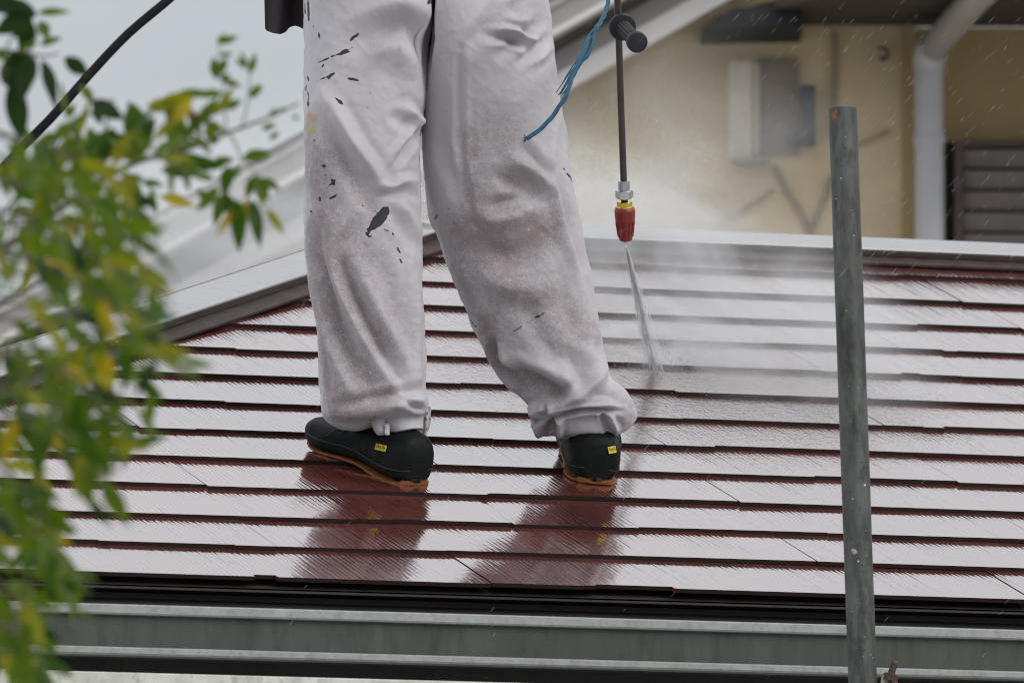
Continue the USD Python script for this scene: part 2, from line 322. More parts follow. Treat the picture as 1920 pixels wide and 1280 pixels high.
c_far = np.array([*(rw(*CO)[:2] + NH[:2] * 2 * hw), farz - 0.006]); r_far = np.array([*(rw(UR, 0)[:2] + NH[:2] * 2 * hw), farz - 0.006])
dv = np.array(deckv + [c_far, r_far]); df = np.array([(0, 1, 2), (0, 2, 3), (0, 3, 4), (3, 2, 5), (3, 5, 4)])
roof = obj('roof', (np.vstack([dv, dv - [0, 0, 0.03]]), np.vstack([df, df[:, ::-1] + 6])), M['deck'], house)
Minv = np.linalg.inv(wm(roof))
ROOF_LOCAL = Minv @ ROOF
rng = random.Random(7)
# tiles: joints measured in the photograph on some rows, the others stagger between
JX = {1: 1543, 3: 1400, 4: 839, 5: 1266, 2: 1966, 8: 605, 12: 1280, 7: 1672 - 20, 11: 1815, 9: 1700, 6: 1674, 10: 1000}
LY = {1: 1068, 2: 1029, 3: 958, 4: 893, 5: 855, 6: 816, 7: 770, 8: 677, 9: 668, 10: 588, 11: 580, 12: 515}
hipcut = Polygon([tuple(CO + np.array([0.10, 0])), (UR, 0), (UR, TR - 0.045), tuple(AP + np.array([0.10, -0.045]))])
nt = 0
for k in range(0, 14):
    t0 = k * EXPO
    if t0 > TR - 0.06: break
    if k in JX:
        _, q = roof_point(JX[k], LY[k], TH); ph = q[0] % 0.91
    else:
        ph = (k * 0.455 + rng.uniform(-0.1, 0.1)) % 0.91
    n0 = int(math.floor((CO[0] - ph) / 0.91)) - 1
    for i in range(n0, int((UR - ph) / 0.91) + 1):
        u0, u1 = ph + i * 0.91 + 0.0012, ph + (i + 1) * 0.91 - 0.0012
        # the lower edge steps a few millimetres up and down along the slate
        cuts = sorted(rng.uniform(0.06, 0.85) for _ in range(rng.choice((1, 2, 2, 3))))
        pts, last = [], rng.choice((0.0, 0.0, 0.005, 0.010))
        pts.append((u0, t0 + last))
        for c in cuts:
            new = rng.choice([x for x in (0.0, 0.004, 0.009, 0.012) if x != last])
            pts += [(u0 + c - 0.001, t0 + last + rng.uniform(-0.0006, 0.0006)), (u0 + c + 0.001, t0 + new)]; last = new
        pts += [(u1, t0 + last), (u1, t0 + EXPO + 0.03), (u0, t0 + EXPO + 0.03)]
        poly = Polygon(pts).buffer(0).intersection(hipcut)
        if poly.is_empty or poly.area < 1e-4: continue
        v, f = prism(poly, 0, TH)
        tilt, tilt2 = rng.uniform(-0.0015, 0.0015), rng.uniform(-0.0012, 0.0012)
        v[:, 2] += TH * (1 - (v[:, 1] - t0) / EXPO) + tilt * (v[:, 0] - (u0 + u1) / 2) + tilt2 * (v[:, 1] - t0 - 0.09) * 1.5
        v = np.asarray(v); M4 = ROOF_LOCAL
        obj('roof_tile', (v, f), SLATES[rng.randrange(4)], roof, world=False, M=M4); nt += 1
# ridge and hip caps: a folded metal cap with a skirt, on both sides of its line
CAP_TOP = Polygon([(-0.006, 0.034), (0.079, 0.034), (0.081, 0.032), (0.081, 0.0205), (0.078, 0.0205), (0.0, 0.0260)])
CAP_SKIRT = Polygon([(0.0, 0.0195), (0.079, 0.0195), (0.118, 0.0170), (0.1195, 0.0178), (0.1205, 0.0170), (0.1200, 0.0130), (0.0, 0.0130)])
def cap_prisms(P0, P1, sides, shape):
    L = P1 - P0; ln = np.linalg.norm(L); L = L / ln
    ms = []
    for q, n in sides:
        q = q - L * (q @ L); q /= np.linalg.norm(q)
        ms.append(extrude_along(shape, P0, q, n, L, 0.0, ln))
    return cat(ms)
ridge0, ridge1 = rw(*AP), rw(UR, TR)
bUP = -NH * math.cos(SLOPE) + Z * math.sin(SLOPE); bN = np.cross(-E, bUP)
obj('ridge_cap', cap_prisms(ridge0, ridge1, [(-UP, NR), (-bUP, bN)], CAP_TOP), M['cap'], roof)
obj('ridge_skirt', cap_prisms(ridge0, ridge1, [(-UP, NR), (-bUP, bN)], CAP_SKIRT), M['skirt'], roof)
hipP0, hipP1 = rw(*CO), rw(*AP)
ln = np.cross(c_far - hipP0, hipP1 - hipP0); ln /= np.linalg.norm(ln); ln *= np.sign(ln[2])
lside = np.cross(hipP1 - hipP0, ln); lside *= np.sign(lside @ -E)
nside = np.cross(hipP1 - hipP0, NR); nside *= np.sign(nside @ E)
obj('hip_cap', cap_prisms(hipP0, hipP1, [(nside, NR), (lside, ln)], CAP_TOP), M['cap'], roof)
obj('hip_skirt', cap_prisms(hipP0, hipP1, [(nside, NR), (lside, ln)], CAP_SKIRT), M['skirt'], roof)
for s in (0.35, 0.9, 1.5, 2.1):
    P = hipP0 + (hipP1 - hipP0) / np.linalg.norm(hipP1 - hipP0) * s + nside / np.linalg.norm(nside) * 0.084 + NR * 0.027
    obj('cap_nail', xf(trimesh.creation.cylinder(radius=0.0028, height=0.003, sections=10), frame_to(P, nside)), M['chrome'], roof)
# eave: drip strip, fascia, soffit, wall and gutter (profile in outward / up coordinates, extruded along the eave)
OUT = -NH
def eave(poly, l0, l1): return extrude_along(poly, E0, OUT, Z, E, l0, l1)
EL, ER = CO[0] - 0.02, UR
obj('drip_edge', eave(Polygon([(-0.05, -0.010), (0.004, -0.0085), (0.004, -0.012), (-0.001, -0.013), (-0.05, -0.014)]), EL, ER), M['drip'], house)
obj('fascia', eave(Polygon([(-0.055, -0.015), (-0.035, -0.015), (-0.035, -0.22), (-0.055, -0.22)]), EL, ER), M['fascia'], house)
obj('soffit', eave(Polygon([(-0.46, -0.20), (-0.056, -0.20), (-0.056, -0.215), (-0.46, -0.215)]), EL, ER), M['fascia'], house)
obj('wall', eave(Polygon([(-0.50, -0.20), (-0.46, -0.20), (-0.46, -E0[2]), (-0.50, -E0[2])]), EL + 0.5, ER), M['wall_red'], house)
gb = Polygon([(-0.034, -0.046), (-0.032, -0.046), (-0.032, -0.116), (0.079, -0.1175), (0.0835, -0.110), (0.0835, -0.060), (0.0855, -0.060), (0.0855, -0.111), (0.080, -0.1195), (-0.034, -0.118)])
gutter = obj('gutter', eave(gb, EL, ER), M['gutter'], house)
lip = Polygon([(0.074, -0.0445), (0.0955, -0.0435), (0.097, -0.0455), (0.097, -0.0565), (0.095, -0.059), (0.0815, -0.060), (0.0815, -0.0465), (0.074, -0.0465)])
obj('gutter_lip', eave(lip, EL, ER), M['gutter_lip'], gutter, world=True)
bead = Polygon([(0.0855, -0.1075), (0.092, -0.1085), (0.0935, -0.1105), (0.0935, -0.1175), (0.091, -0.1205), (0.078, -0.1225), (0.078, -0.1198), (0.0805, -0.1196), (0.0858, -0.111)])
obj('gutter_bead', eave(bead, EL, ER), M['gutter_lip'], gutter, world=True)

# ---------------------------------------------------------------- ground
ground = obj('ground', (np.array([[-400, -60, 0], [400, -60, 0], [400, 900, 0], [-400, 900, 0.0]]), np.array([(0, 1, 2), (0, 2, 3)])), M['ground'])
tag(ground, 'wet grey ground far below the roofs', 'ground', kind='structure')

# ---------------------------------------------------------------- yellow house behind the roof
YD = 27.0
def W(px, py, d=0.0): return at(px, py, YD + d)
def panel(pts, d0, d1, YDb=None):
    """an upright piece: outline in photograph pixels at the wall's depth, thick from depth d0 to d1 (metres behind the wall plane)"""
    P = np.array([at(x, y, YD) for x, y in pts])
    v, f = prism(Polygon([(p[0], p[2]) for p in P]).buffer(0), 0, 1)
    w = np.stack([v[:, 0], YD + d0 + (d1 - d0) * v[:, 2], v[:, 1]], -1)
    return w, f[:, ::-1]
yh = thing('yellow_house', 'yellow stucco house with gabled pale verge boards, half hidden in spray', 'house', loc=(2.0, YD, 0))
slope_y = lambda x, y1040: y1040 + (1040 - x) * 0.555
obj('wall', panel([(-900, slope_y(-900, 150) ), (1690, slope_y(1690, 150)), (1690, 3400), (-900, 3400)], 0.0, 0.2), M['wall_yellow'], yh)
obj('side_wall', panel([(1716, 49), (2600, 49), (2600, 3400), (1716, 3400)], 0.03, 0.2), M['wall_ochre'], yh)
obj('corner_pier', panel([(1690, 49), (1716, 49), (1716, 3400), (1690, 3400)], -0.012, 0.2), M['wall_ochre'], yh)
# raking verge: from the roof's edge down to the soffit
def rake(y0, y1, d0, d1, x0=-700, x1=1900):
    return panel([(x0, slope_y(x0, y0)), (x1, slope_y(x1, y0)), (x1, slope_y(x1, y1)), (x0, slope_y(x0, y1))], d0, d1)
obj('roof', rake(24, 34, -0.40, 3.0), M['house_roof'], yh)
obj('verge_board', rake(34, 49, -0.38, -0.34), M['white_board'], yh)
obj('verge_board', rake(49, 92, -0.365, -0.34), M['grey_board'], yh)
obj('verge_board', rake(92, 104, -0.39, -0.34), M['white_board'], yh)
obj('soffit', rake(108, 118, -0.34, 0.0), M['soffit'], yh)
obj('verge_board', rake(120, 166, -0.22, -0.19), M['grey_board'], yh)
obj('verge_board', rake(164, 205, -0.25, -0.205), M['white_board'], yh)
SZ = W(1500, 48)[2]
sp_ = Polygon([(W(1330, 48)[0], YD + 0.03), (W(2700, 48)[0], YD + 0.03), (W(2700, 48)[0], YD - 0.86), (W(1640, 48)[0], YD - 0.86)])
obj('eave_soffit', prism(sp_, SZ, SZ + 0.02), M['soffit'], yh)
obj('soffit_vent', panel([(1312, 84), (1372, 44), (1500, 40), (1500, 80)], -0.30, -0.002), M['black'], yh)
# window bay with pale jamb, board and sill
win = obj('window', panel([(1424, 112), (1497, 112), (1497, 292), (1424, 292)], -0.018, 0.0), M['brown_wood'], yh)
obj('window_frame', panel([(1366, 122), (1408, 122), (1408, 302), (1366, 302)], -0.07, 0.0), M['pale_frame'], win)
obj('window_frame', panel([(1410, 122), (1423, 122), (1423, 296), (1410, 296)], -0.035, 0.0), M['pale_frame'], win)
obj('window_sill', panel([(1376, 303), (1440, 303), (1440, 310), (1376, 310)], -0.09, 0.0), M['grey_board'], win)
br = obj('pipe_bracket', panel([(1502, 166), (1527, 166), (1528, 276), (1505, 276)], -0.06, 0.0), M['slate_grey'], yh, label='dark upright box with a short foot on the yellow wall')
obj('bracket_foot', panel([(1476, 262), (1504, 262), (1504, 273), (1476, 273)], -0.055, 0.0), M['slate_grey'], br)
def cablep(pts, r, d=-0.012): return tube(spline([W(x, y, d) for x, y in pts], 14), r, 6)
obj('cable', cablep([(1566, 60), (1567, 110), (1565, 200), (1563, 260)], 0.006), M['cable'], yh)
obj('cable', cablep([(1330, 432), (1390, 396), (1450, 356)], 0.0045), M['cable'], yh)
obj('cable', cablep([(1452, 310), (1470, 350), (1498, 395), (1518, 440)], 0.007), M['cable'], yh)
obj('cable', cablep([(1600, 275), (1640, 258), (1668, 244)], 0.004), M['cable'], yh)
obj('cable', cablep([(1560, 330), (1545, 375), (1530, 410), (1518, 440)], 0.006), M['cable'], yh)
obj('cable_hook', tube(spline([W(1648, 92, -0.03), W(1660, 90, -0.03), W(1664, 104, -0.03), W(1656, 112, -0.03), W(1650, 104, -0.03)], 16), 0.004, 6), M['black'], yh)
obj('cable', cablep([(1672, 0), (1700, 24), (1745, 30), (1790, 14)], 0.005, -0.2), M['black'], yh)
# white downpipe with elbow, and its grey leader up to the gutter
dp = obj('downpipe', tube([W(1741, 118, -0.07), W(1742.5, 262, -0.07), W(1744, 500, -0.07), W(1752, 1400, -0.07), W(1764, 3000, -0.07)], 0.0335, 24), M['white_pvc'], yh, smooth=40)
obj('collar', tube([W(1742.4, 257, -0.07), W(1742.6, 269, -0.07)], 0.0375, 24), M['white_pvc'], dp, smooth=40)
obj('elbow', tube(spline([W(1741, 132, -0.07), W(1741, 112, -0.075), at(1743, 100, 26.91), at(1751, 88, 26.885)], 12), 0.0365, 24), M['white_pvc'], dp, smooth=40)
obj('leader', tube([W(1741, 104, -0.085), at(1752, 88, 26.88), at(1800, 30, 26.48), at(1850, -24, 26.10), at(1900, -80, 25.7)], 0.033, 24), M['grey_board'], dp, smooth=40)
# louvred shutter
sh = obj('shutter', panel([(1773, 267), (2130, 267), (2130, 720), (1773, 720)], -0.012, 0.028), M['black'], yh)
obj('shutter_frame', panel([(1788, 270), (1805, 270), (1805, 715), (1788, 715)], -0.05, -0.012), M['shutter'], sh)
obj('shutter_frame', panel([(1805, 266), (2120, 266), (2120, 280), (1805, 280)], -0.05, -0.012), M['shutter'], sh)
for i in range(12):
    y = 283 + i * 39.5
    a, b = W(1806, y, 0), W(2118, y + 34, 0)
    th = 0.34
    c = (a + b) / 2; hgt = a[2] - b[2]
    R = np.array([[1, 0, 0], [0, math.cos(th), -math.sin(th)], [0, math.sin(th), math.cos(th)]])
    obj('slat', box([c[0], YD - 0.030, c[2]], [b[0] - a[0], 0.006, hgt], R), M['slat'], sh)

# ---------------------------------------------------------------- person: trousers
def rows_interp(rows, ys):
    r = np.array(rows, float); return [PchipInterpolator(r[:, 0], r[:, i])(ys) for i in range(1, r.shape[1])]
YL, YRR = 18.655, 18.83
LEFT = [(-330, 585, 800, .125), (-150, 568, 806, .135), (0, 567, 812, .135), (60, 568, 811, .130), (110, 569, 806, .122), (150, 570, 803, .116), (210, 569, 794, .110), (260, 569, 788, .106), (300, 570, 786, .104), (350, 570, 786, .102),
        (412, 571, 787, .101), (460, 571, 790, .100), (520, 577, 794, .098), (580, 583, 794, .096), (650, 592, 793, .094), (700, 598, 797, .092), (735, 602, 801, .090), (760, 604, 807, .086), (774, 606, 808, .080), (782, 610, 800, .070), (789, 617, 762, .058), (795, 627, 718, .044), (800, 640, 692, .028), (802, 652, 684, .010)]
RIGHT = [(-330, 800, 1000, .125), (-150, 806, 1016, .135), (0, 812, 1024, .138), (56, 808, 1035, .136), (112, 800, 1044, .132), (160, 794, 1049, .128), (210, 790, 1054, .124), (281, 789, 1065, .119), (345, 794, 1077, .115), (409, 809, 1090, .113), (465, 829, 1101, .112), (524, 850, 1111, .108), (569, 868, 1118, .105), (610, 885, 1126, .102), (659, 909, 1132, .100), (700, 930, 1142, .098), (722, 953, 1156, .096), (745, 980, 1177, .094), (760, 991, 1187, .092), (778, 993, 1192, .088), (790, 993, 1187, .082), (803, 996, 1177, .072), (812, 1008, 1167, .058), (818, 1026, 1158, .040), (822, 1050, 1140, .012)]
NA = 250
def leg(rows, yc_top, yc_bot, inner, step=1.7):
    ys = np.arange(rows[0][0], rows[-1][0] + 0.01, step)
    xl, xr, b = rows_interp(rows, ys)
    th = np.arange(NA) * 2 * PI / NA; c, s = np.cos(th), np.sin(th)
    p = 2 / 2.15
    R = np.zeros((len(ys), NA, 3))
    for i, y in enumerate(ys):
        yc = yc_top + (yc_bot - yc_top) * np.clip((y + 330) / 1130, 0, 1)
        k = FPX / yc
        w = 1 - np.clip((y - 20) / 260.0, 0, 1); w = w * w * (3 - 2 * w)
        cx, a = (xl[i] + xr[i]) / 2, (xr[i] - xl[i]) / 2
        ex = cx + a * np.sign(c) * np.abs(c) ** p; ed = -b[i] * np.sign(s) * np.abs(s) ** p
        if w > 0:
            mid = np.interp(y, [-330, 0, 100, 150, 300], [800, 814, 808, 802, 790])
            o = np.interp(y, [-330, 0, 300], [585, 567, 569]) if inner == 1 else np.interp(y, [-330, 0, 112, 300], [1000, 1024, 1044, 1068])
            PL, PR = np.interp(y, [-330, 0, 300], [585, 567, 569]), np.interp(y, [-330, 0, 112, 300], [1000, 1024, 1044, 1068])
            X, A = (PL + PR) / 2, (PR - PL) / 2 + 1e-6
            lo, hi = min(o, mid), max(o, mid)
            dx = (lo + hi) / 2 + (hi - lo) / 2 * c
            q = np.sqrt(np.clip(1 - ((dx - X) / A) ** 2, 0, 1))
            wall = np.where(c * inner > 0, np.clip(np.abs(s) / 0.35, 0, 1), 1.0)
            # two rounded cheeks with a seam between
            cheek = 1 - 0.16 * np.exp(-((dx - mid) / 26.0) ** 2)
            dd = -0.150 * q ** 0.9 * np.sign(s) * wall * np.where(s > 0, cheek, 1)
            ex, ed = w * dx + (1 - w) * ex, w * dd + (1 - w) * ed
            yc = w * 18.74 + (1 - w) * yc
        base = at(960, y, yc)
        R[i, :, 0] = (ex - 960) / FPX * np.hypot(yc, 0) * 1.0
        R[i, :, 1] = yc + ed
        R[i, :, 2] = base[2]
    R[:, :, 0] *= 1.003
    return rings_mesh(R[:, ::-1])
# folds: (polyline in photograph pixels, width, height in metres: valleys negative)
FOLDS = [
 ([(672, 82), (715, 55), (755, 45), (786, 66), (800, 105), (803, 150)], 20, -0.017), ([(690, 110), (730, 95), (770, 110), (785, 150)], 26, 0.006),
 ([(610, 180), (628, 205), (641, 226), (662, 265), (690, 305), (726, 362)], 12, 0.0095), ([(598, 225), (622, 260), (650, 310), (680, 355), (712, 400)], 15, -0.0085),
 ([(790, 226), (768, 250), (752, 278), (738, 312)], 8, 0.006), ([(796, 238), (762, 276), (745, 300), (733, 330)], 8, -0.008), ([(760, 200), (775, 215), (792, 232)], 9, 0.007), ([(742, 222), (768, 240)], 10, -0.004),
 ([(708, 348), (735, 352), (760, 338), (785, 342)], 8, 0.006), ([(720, 372), (752, 360), (782, 372)], 8, -0.005), ([(742, 378), (765, 402), (786, 440)], 9, 0.006), ([(730, 395), (760, 440), (782, 470)], 10, -0.005),
 ([(590, 420), (602, 500), (622, 575), (644, 635), (668, 688), (700, 735)], 13, -0.0095), ([(612, 470), (640, 545), (668, 608), (700, 668), (735, 720)], 12, 0.008),
 ([(630, 480), (668, 560), (705, 630), (745, 700), (768, 735)], 11, -0.008), ([(660, 470), (700, 560), (742, 640), (775, 700)], 12, 0.006), ([(578, 560), (594, 625), (606, 690), (618, 735)], 9, -0.007), ([(600, 560), (618, 630), (640, 700), (660, 745)], 9, 0.005),
 ([(700, 470), (740, 560), (765, 640)], 14, -0.005), ([(765, 480), (778, 560), (782, 650), (786, 720)], 9, 0.005), ([(690, 400), (660, 440), (622, 470)], 12, -0.004),
 ([(625, 775), (690, 772), (745, 757), (800, 748)], 10, 0.007), ([(640, 752), (700, 745), (760, 735), (800, 726)], 9, -0.005), ([(740, 745), (770, 758), (800, 772)], 6, -0.006),
 # right leg
 ([(862, 90), (862, 190), (864, 280), (874, 356), (884, 396)], 7, -0.0045), ([(842, 240), (856, 290), (868, 330)], 12, 0.003), ([(830, 180), (835, 280), (852, 330), (878, 400)], 16, -0.004),
 ([(883, 88), (909, 54), (935, 24), (958, 2)], 13, -0.0085), ([(912, 70), (940, 70), (966, 77), (992, 92)], 8, -0.009), ([(940, 54), (968, 62), (1002, 80)], 7, 0.009), ([(938, 108), (962, 84), (990, 62), (1012, 40)], 9, -0.006), ([(948, 30), (968, 42), (990, 30)], 9, 0.005),
 ([(976, 116), (1000, 96), (1018, 74)], 8, -0.006), ([(920, 40), (946, 12), (975, -20)], 10, 0.006), ([(1000, 120), (1020, 104), (1034, 84)], 8, 0.004),
 ([(1036, 170), (1042, 250), (1036, 320), (1052, 420), (1084, 520), (1108, 600)], 8, 0.0045), ([(1050, 240), (1050, 330), (1070, 420), (1098, 500)], 8, -0.005),
 ([(958, 298), (985, 312), (1008, 330), (1032, 356)], 10, 0.010), ([(925, 330), (960, 342), (992, 360), (1020, 390)], 13, -0.009), ([(975, 268), (1000, 290), (1024, 318)], 9, -0.004),
 ([(893, 395), (925, 412), (965, 405), (1000, 388)], 13, 0.0075), ([(885, 440), (915, 468), (950, 480), (995, 462), (1028, 430)], 26, -0.013), ([(925, 385), (960, 372), (990, 378)], 8, -0.004),
 ([(900, 500), (950, 535), (1000, 545), (1050, 520)], 20, 0.006), ([(860, 500), (890, 560), (915, 620)], 12, 0.004), ([(1040, 400), (1062, 470), (1080, 560), (1100, 640)], 12, 0.005), ([(985, 560), (1010, 620), (1045, 668), (1095, 690)], 16, -0.005),
 ([(921, 644), (927, 670), (938, 695), (956, 714)], 8, -0.011), ([(912, 640), (918, 670), (930, 700)], 6, 0.006), ([(935, 660), (955, 690), (985, 712)], 10, 0.005),
 ([(935, 690), (975, 706), (1015, 722), (1050, 742), (1066, 756)], 15, -0.013), ([(1136, 664), (1128, 700), (1110, 728), (1070, 750), (1030, 764), (1000, 770)], 11, 0.0105), ([(1068, 660), (1085, 695), (1090, 725)], 12, -0.006), ([(1102, 650), (1112, 690), (1106, 720)], 9, 0.005), ([(1122, 640), (1140, 690), (1160, 730)], 7, -0.005), ([(1150, 715), (1168, 738), (1186, 762)], 9, 0.006), ([(1096, 742), (1130, 738), (1165, 752)], 8, -0.004),
 ([(998, 790), (1026, 783), (1065, 777), (1092, 772), (1125, 770.5), (1164, 771)], 5, -0.012), ([(1040, 800), (1080, 792), (1125, 788), (1150, 790)], 14, -0.007), ([(1024, 758), (1029, 768), (1013, 780)], 4.5, -0.010), ([(1002, 762), (1006, 780)], 7, 0.005),
 ([(1030, 798), (1032, 812)], 9, -0.022), ([(1008, 796), (1014, 812), (1030, 819)], 6, 0.005), ([(1052, 795), (1050, 812)], 5, 0.004), ([(1143, 782), (1151, 795), (1157, 808)], 6, 0.007), ([(1133, 785), (1140, 806)], 6, -0.006), ([(1060, 812), (1100, 808), (1140, 810)], 5, 0.003),
]
def seg_dist(P, poly):
    """distance to a polyline and the fraction along it"""
    poly = np.asarray(poly, float); L = np.r_[0, np.cumsum(np.linalg.norm(np.diff(poly, axis=0), axis=1))]
    best = np.full(len(P), 1e9); tt = np.zeros(len(P))
    for i in range(len(poly) - 1):
        a, b = poly[i], poly[i + 1]; d = b - a; q = np.clip(((P - a) @ d) / (d @ d), 0, 1)
        r = np.linalg.norm(P - (a + q[:, None] * d), axis=1); m = r < best
        best[m] = r[m]; tt[m] = (L[i] + q[m] * np.linalg.norm(d)) / L[-1]
    return best, tt
def near(P, poly, pad):
    poly = np.asarray(poly); return np.nonzero((P[:, 0] > poly[:, 0].min() - pad) & (P[:, 0] < poly[:, 0].max() + pad) & (P[:, 1] > poly[:, 1].min() - pad) & (P[:, 1] < poly[:, 1].max() + pad))[0]
def smooth_poly(pts):
    return spline(pts, max(6, 4 * len(pts))) if len(pts) > 2 else np.asarray(pts, float)
# stains: dirt (soft, 0..1) and dark paint splashes
DIRT = [([(600, 300), (650, 520), (670, 740)], 75, .34), ([(930, 260), (960, 440), (1040, 600)], 80, .20), ([(585, 330), (610, 400), (600, 470)], 28, .55), ([(620, 290), (665, 350), (705, 400)], 16, .55), ([(590, 430), (610, 520), (645, 630), (690, 720)], 20, .85), ([(630, 480), (670, 570), (715, 650)], 17, .6), ([(585, 540), (600, 640), (625, 720)], 20, .75), ([(640, 760), (690, 770), (730, 740)], 22, .6), ([(600, 690), (625, 760)], 22, .5), ([(660, 440), (720, 560), (760, 650)], 40, .32), ([(580, 240), (590, 330)], 24, .35), ([(700, 300), (760, 420)], 40, .12),
        ([(880, 430), (930, 465), (985, 450), (1020, 425)], 40, .95), ([(920, 480), (950, 510)], 24, .7), ([(880, 260), (890, 380)], 26, .5), ([(930, 240), (960, 300), (930, 380)], 45, .4), ([(1000, 330), (1040, 380)], 30, .3), ([(1045, 560), (1085, 600)], 35, .3), ([(915, 600), (930, 690), (985, 715), (1050, 745)], 20, .8), ([(860, 500), (890, 590)], 15, .5), ([(960, 560), (1000, 620)], 50, .3), ([(1000, 800), (1020, 812)], 14, .6), ([(1100, 700), (1140, 760)], 30, .25), ([(1000, 20), (940, 60)], 40, .3), ([(700, 80), (770, 60)], 30, .3), ([(1060, 640), (1120, 620)], 30, .25), ([(840, 420), (930, 560), (1050, 560)], 60, .2)]
SPLAT = [(655, 75, 668, 62, 3.2), (621, 107, 655, 97, 2.4), (640, 102, 650, 93, 4.5), (648, 98, 661, 85, 1.6), (598, 118, 618, 109, 2.2), (604, 128, 609, 121, 1.8), (598, 62, 600, 73, 2.4), (586, 48, 588, 58, 1.6), (652, 147.5, 672, 151, 3.0), (600, 150, 612, 145, 1.6), (614, 146, 627, 137, 2.6), (616, 149, 620, 142, 2.6), (634, 188, 642, 195, 4.0), (628, 184, 640, 190, 1.6), (650, 201, 650, 202, 2.4), (688, 202, 689, 203, 1.8), (692, 172, 695, 178, 1.5), (576, 142, 578, 152, 1.6), (574, 160, 573, 170, 2.0), (577, 172, 578, 188, 1.6), (578, 192, 579, 200, 2.2), (605, 311, 612, 312, 3.0), (609, 328, 610, 329, 2.6), (618, 347, 630, 337, 3.2), (622, 338, 627, 346, 4.2), (606, 344, 609, 345, 1.5), (616, 374, 631, 365, 2.6), (598, 370, 599, 378, 2.2), (581, 395, 583, 397, 2.6),
         (716, 395, 728, 390, 6.5), (707, 412, 727, 397, 11.5), (700, 420, 716, 406, 10.5), (693, 430, 706, 419, 7.5), (687, 441, 694, 432, 3.5), (690, 446, 700, 440, 2.0), (702, 424, 718, 414, 6.0), (720, 431, 727, 434, 1.8), (735, 436, 736, 441, 2.2), (731, 412, 732, 415, 2.2), (686, 437, 691, 443, 3.0), (744, 465, 749, 474, 2.6), (749, 487, 752, 493, 2.2), (679, 384, 681, 386, 2.6), (705, 394, 706, 396, 2.6),
         (806, 403, 814, 414, 2.2), (814, 414, 820, 402, 2.4), (843, 391, 844, 393, 1.6), (860, 393, 861, 394, 1.3), (862, 476, 862, 477, 2.2), (850, 496, 851, 497, 2.0), (882, 602, 888, 612, 2.4), (890, 613, 893, 612, 3.0), (600, 632, 606, 642, 3.0), (608, 660, 610, 664, 2.0), (702, 772, 703, 773, 2.2), (960, 623, 992, 604, 1.5), (992, 604, 1024, 584, 2.0), (1063, 326, 1071, 338, 2.2), (1068, 335, 1074, 341, 1.6), (1058, 315, 1060, 318, 1.8), (944, 632, 945, 633, 1.6), (800, 8, 804, 2, 3), (566, 0, 570, 26, 3), (576, 0, 578, 40, 2.2), (870, 500, 871, 501, 1.6), (590, 262, 591, 264, 2.0)]
TINT = [([(580, 218), (586, 224)], 7, (1.0, 0.0)), ([(577, 240), (584, 244)], 8, (0.0, 1.0))]
def dress(mesh, side):
    v, f, n = meshkit.arrays(outward(*mesh), True)
    P = proj(v)
    front = np.clip((-n[:, 1] + 0.15) / 0.5, 0, 1); front = front * front * (3 - 2 * front)
    d = np.zeros(len(v))
    xs = P[:, 0]
    for pts, w, h in FOLDS:
        mx = np.mean([p[0] for p in pts])
        if (side == 'L') != (mx < 812 and not (mx > 800 and np.mean([p[1] for p in pts]) > 300)): continue
        poly = smooth_poly(pts); idx = near(P, poly, 3.2 * w)
        if not len(idx): continue
        r, t = seg_dist(P[idx], poly)
        taper = np.clip(np.minimum(t, 1 - t) / 0.28, 0, 1) ** 0.7 if len(pts) > 2 else 1.0
        g = np.exp(-(r / w) ** 2) - 0.28 * np.exp(-((r - 2.0 * w) / (0.8 * w)) ** 2)
        d[idx] += h * g * (0.25 + 0.75 * taper)
    # soft general unevenness, stronger and everywhere on the parts the photograph does not show
    q = v * [1, 1, 0.55]
    d = 1.32 * d * front + (pnoise(q, 16, 3, 2) * 0.008 + pnoise(q, 40, 5, 2) * 0.004 + pnoise(v, 125, 8, 2) * 0.0016 - np.abs(pnoise(v @ np.array([[1, 0, .45], [0, 1, 0], [-.45, 0, .55]]), 70, 15, 2)) * 0.0045) * (0.6 + 0.4 * (1 - front)) + pnoise(v * [1, 1, 0.35], 24, 9, 2) * 0.020 * (1 - front)
    v2 = v + n * d[:, None]
    dirt, paint = np.zeros(len(v)), np.full(len(v), -3.0)
    tint = np.zeros((len(v), 2))
    wob = pnoise(v, 220, 21, 2) * 2.6
    for pts, w, s in DIRT:
        mx = np.mean([p[0] for p in pts])
        if (side == 'L') != (mx < 812): continue
        poly = smooth_poly(pts); idx = near(P, poly, 3 * w); r, t = seg_dist(P[idx], poly)
        dirt[idx] = 1 - (1 - dirt[idx]) * (1 - s * np.exp(-(r / w) ** 2))
    dirt = np.clip(dirt * 1.15 + 0.16 * np.clip(pnoise(v, 14, 44, 3) * 2 + .35, 0, 1) * np.clip((P[:, 1] - 150) / 250, 0.2, 1), 0, 1) * front
    # the hidden side is soiled too
    dirt = np.maximum(dirt, (1 - front) * np.clip(pnoise(v, 9, 31, 3) * 2.2, 0, 0.7))
    for x0, y0, x1, y1, w in SPLAT:
        mx = (x0 + x1) / 2
        if (side == 'L') != (mx < 812 and not (mx > 803 and y0 > 300)): continue
        poly = np.array([(x0, y0), (x1, y1 + 1e-3)]); idx = near(P, poly, w + 8); r, t = seg_dist(P[idx], poly)
        ww = 0.82 * w * (0.65 + 0.5 * np.sin(PI * np.clip(t, 0.05, 0.95)))
        val = (ww - r + wob[idx]) / 1.5
        val[front[idx] < 0.3] = -3
        paint[idx] = np.maximum(paint[idx], val)
    if side == 'L':
        for pts, w, (o, y) in TINT:
            r, t = seg_dist(P, np.array(pts, float)); g = np.exp(-(r / w) ** 2) * front
            tint[:, 0] += o * g; tint[:, 1] += y * g
    return v2, f, dirt, paint, tint
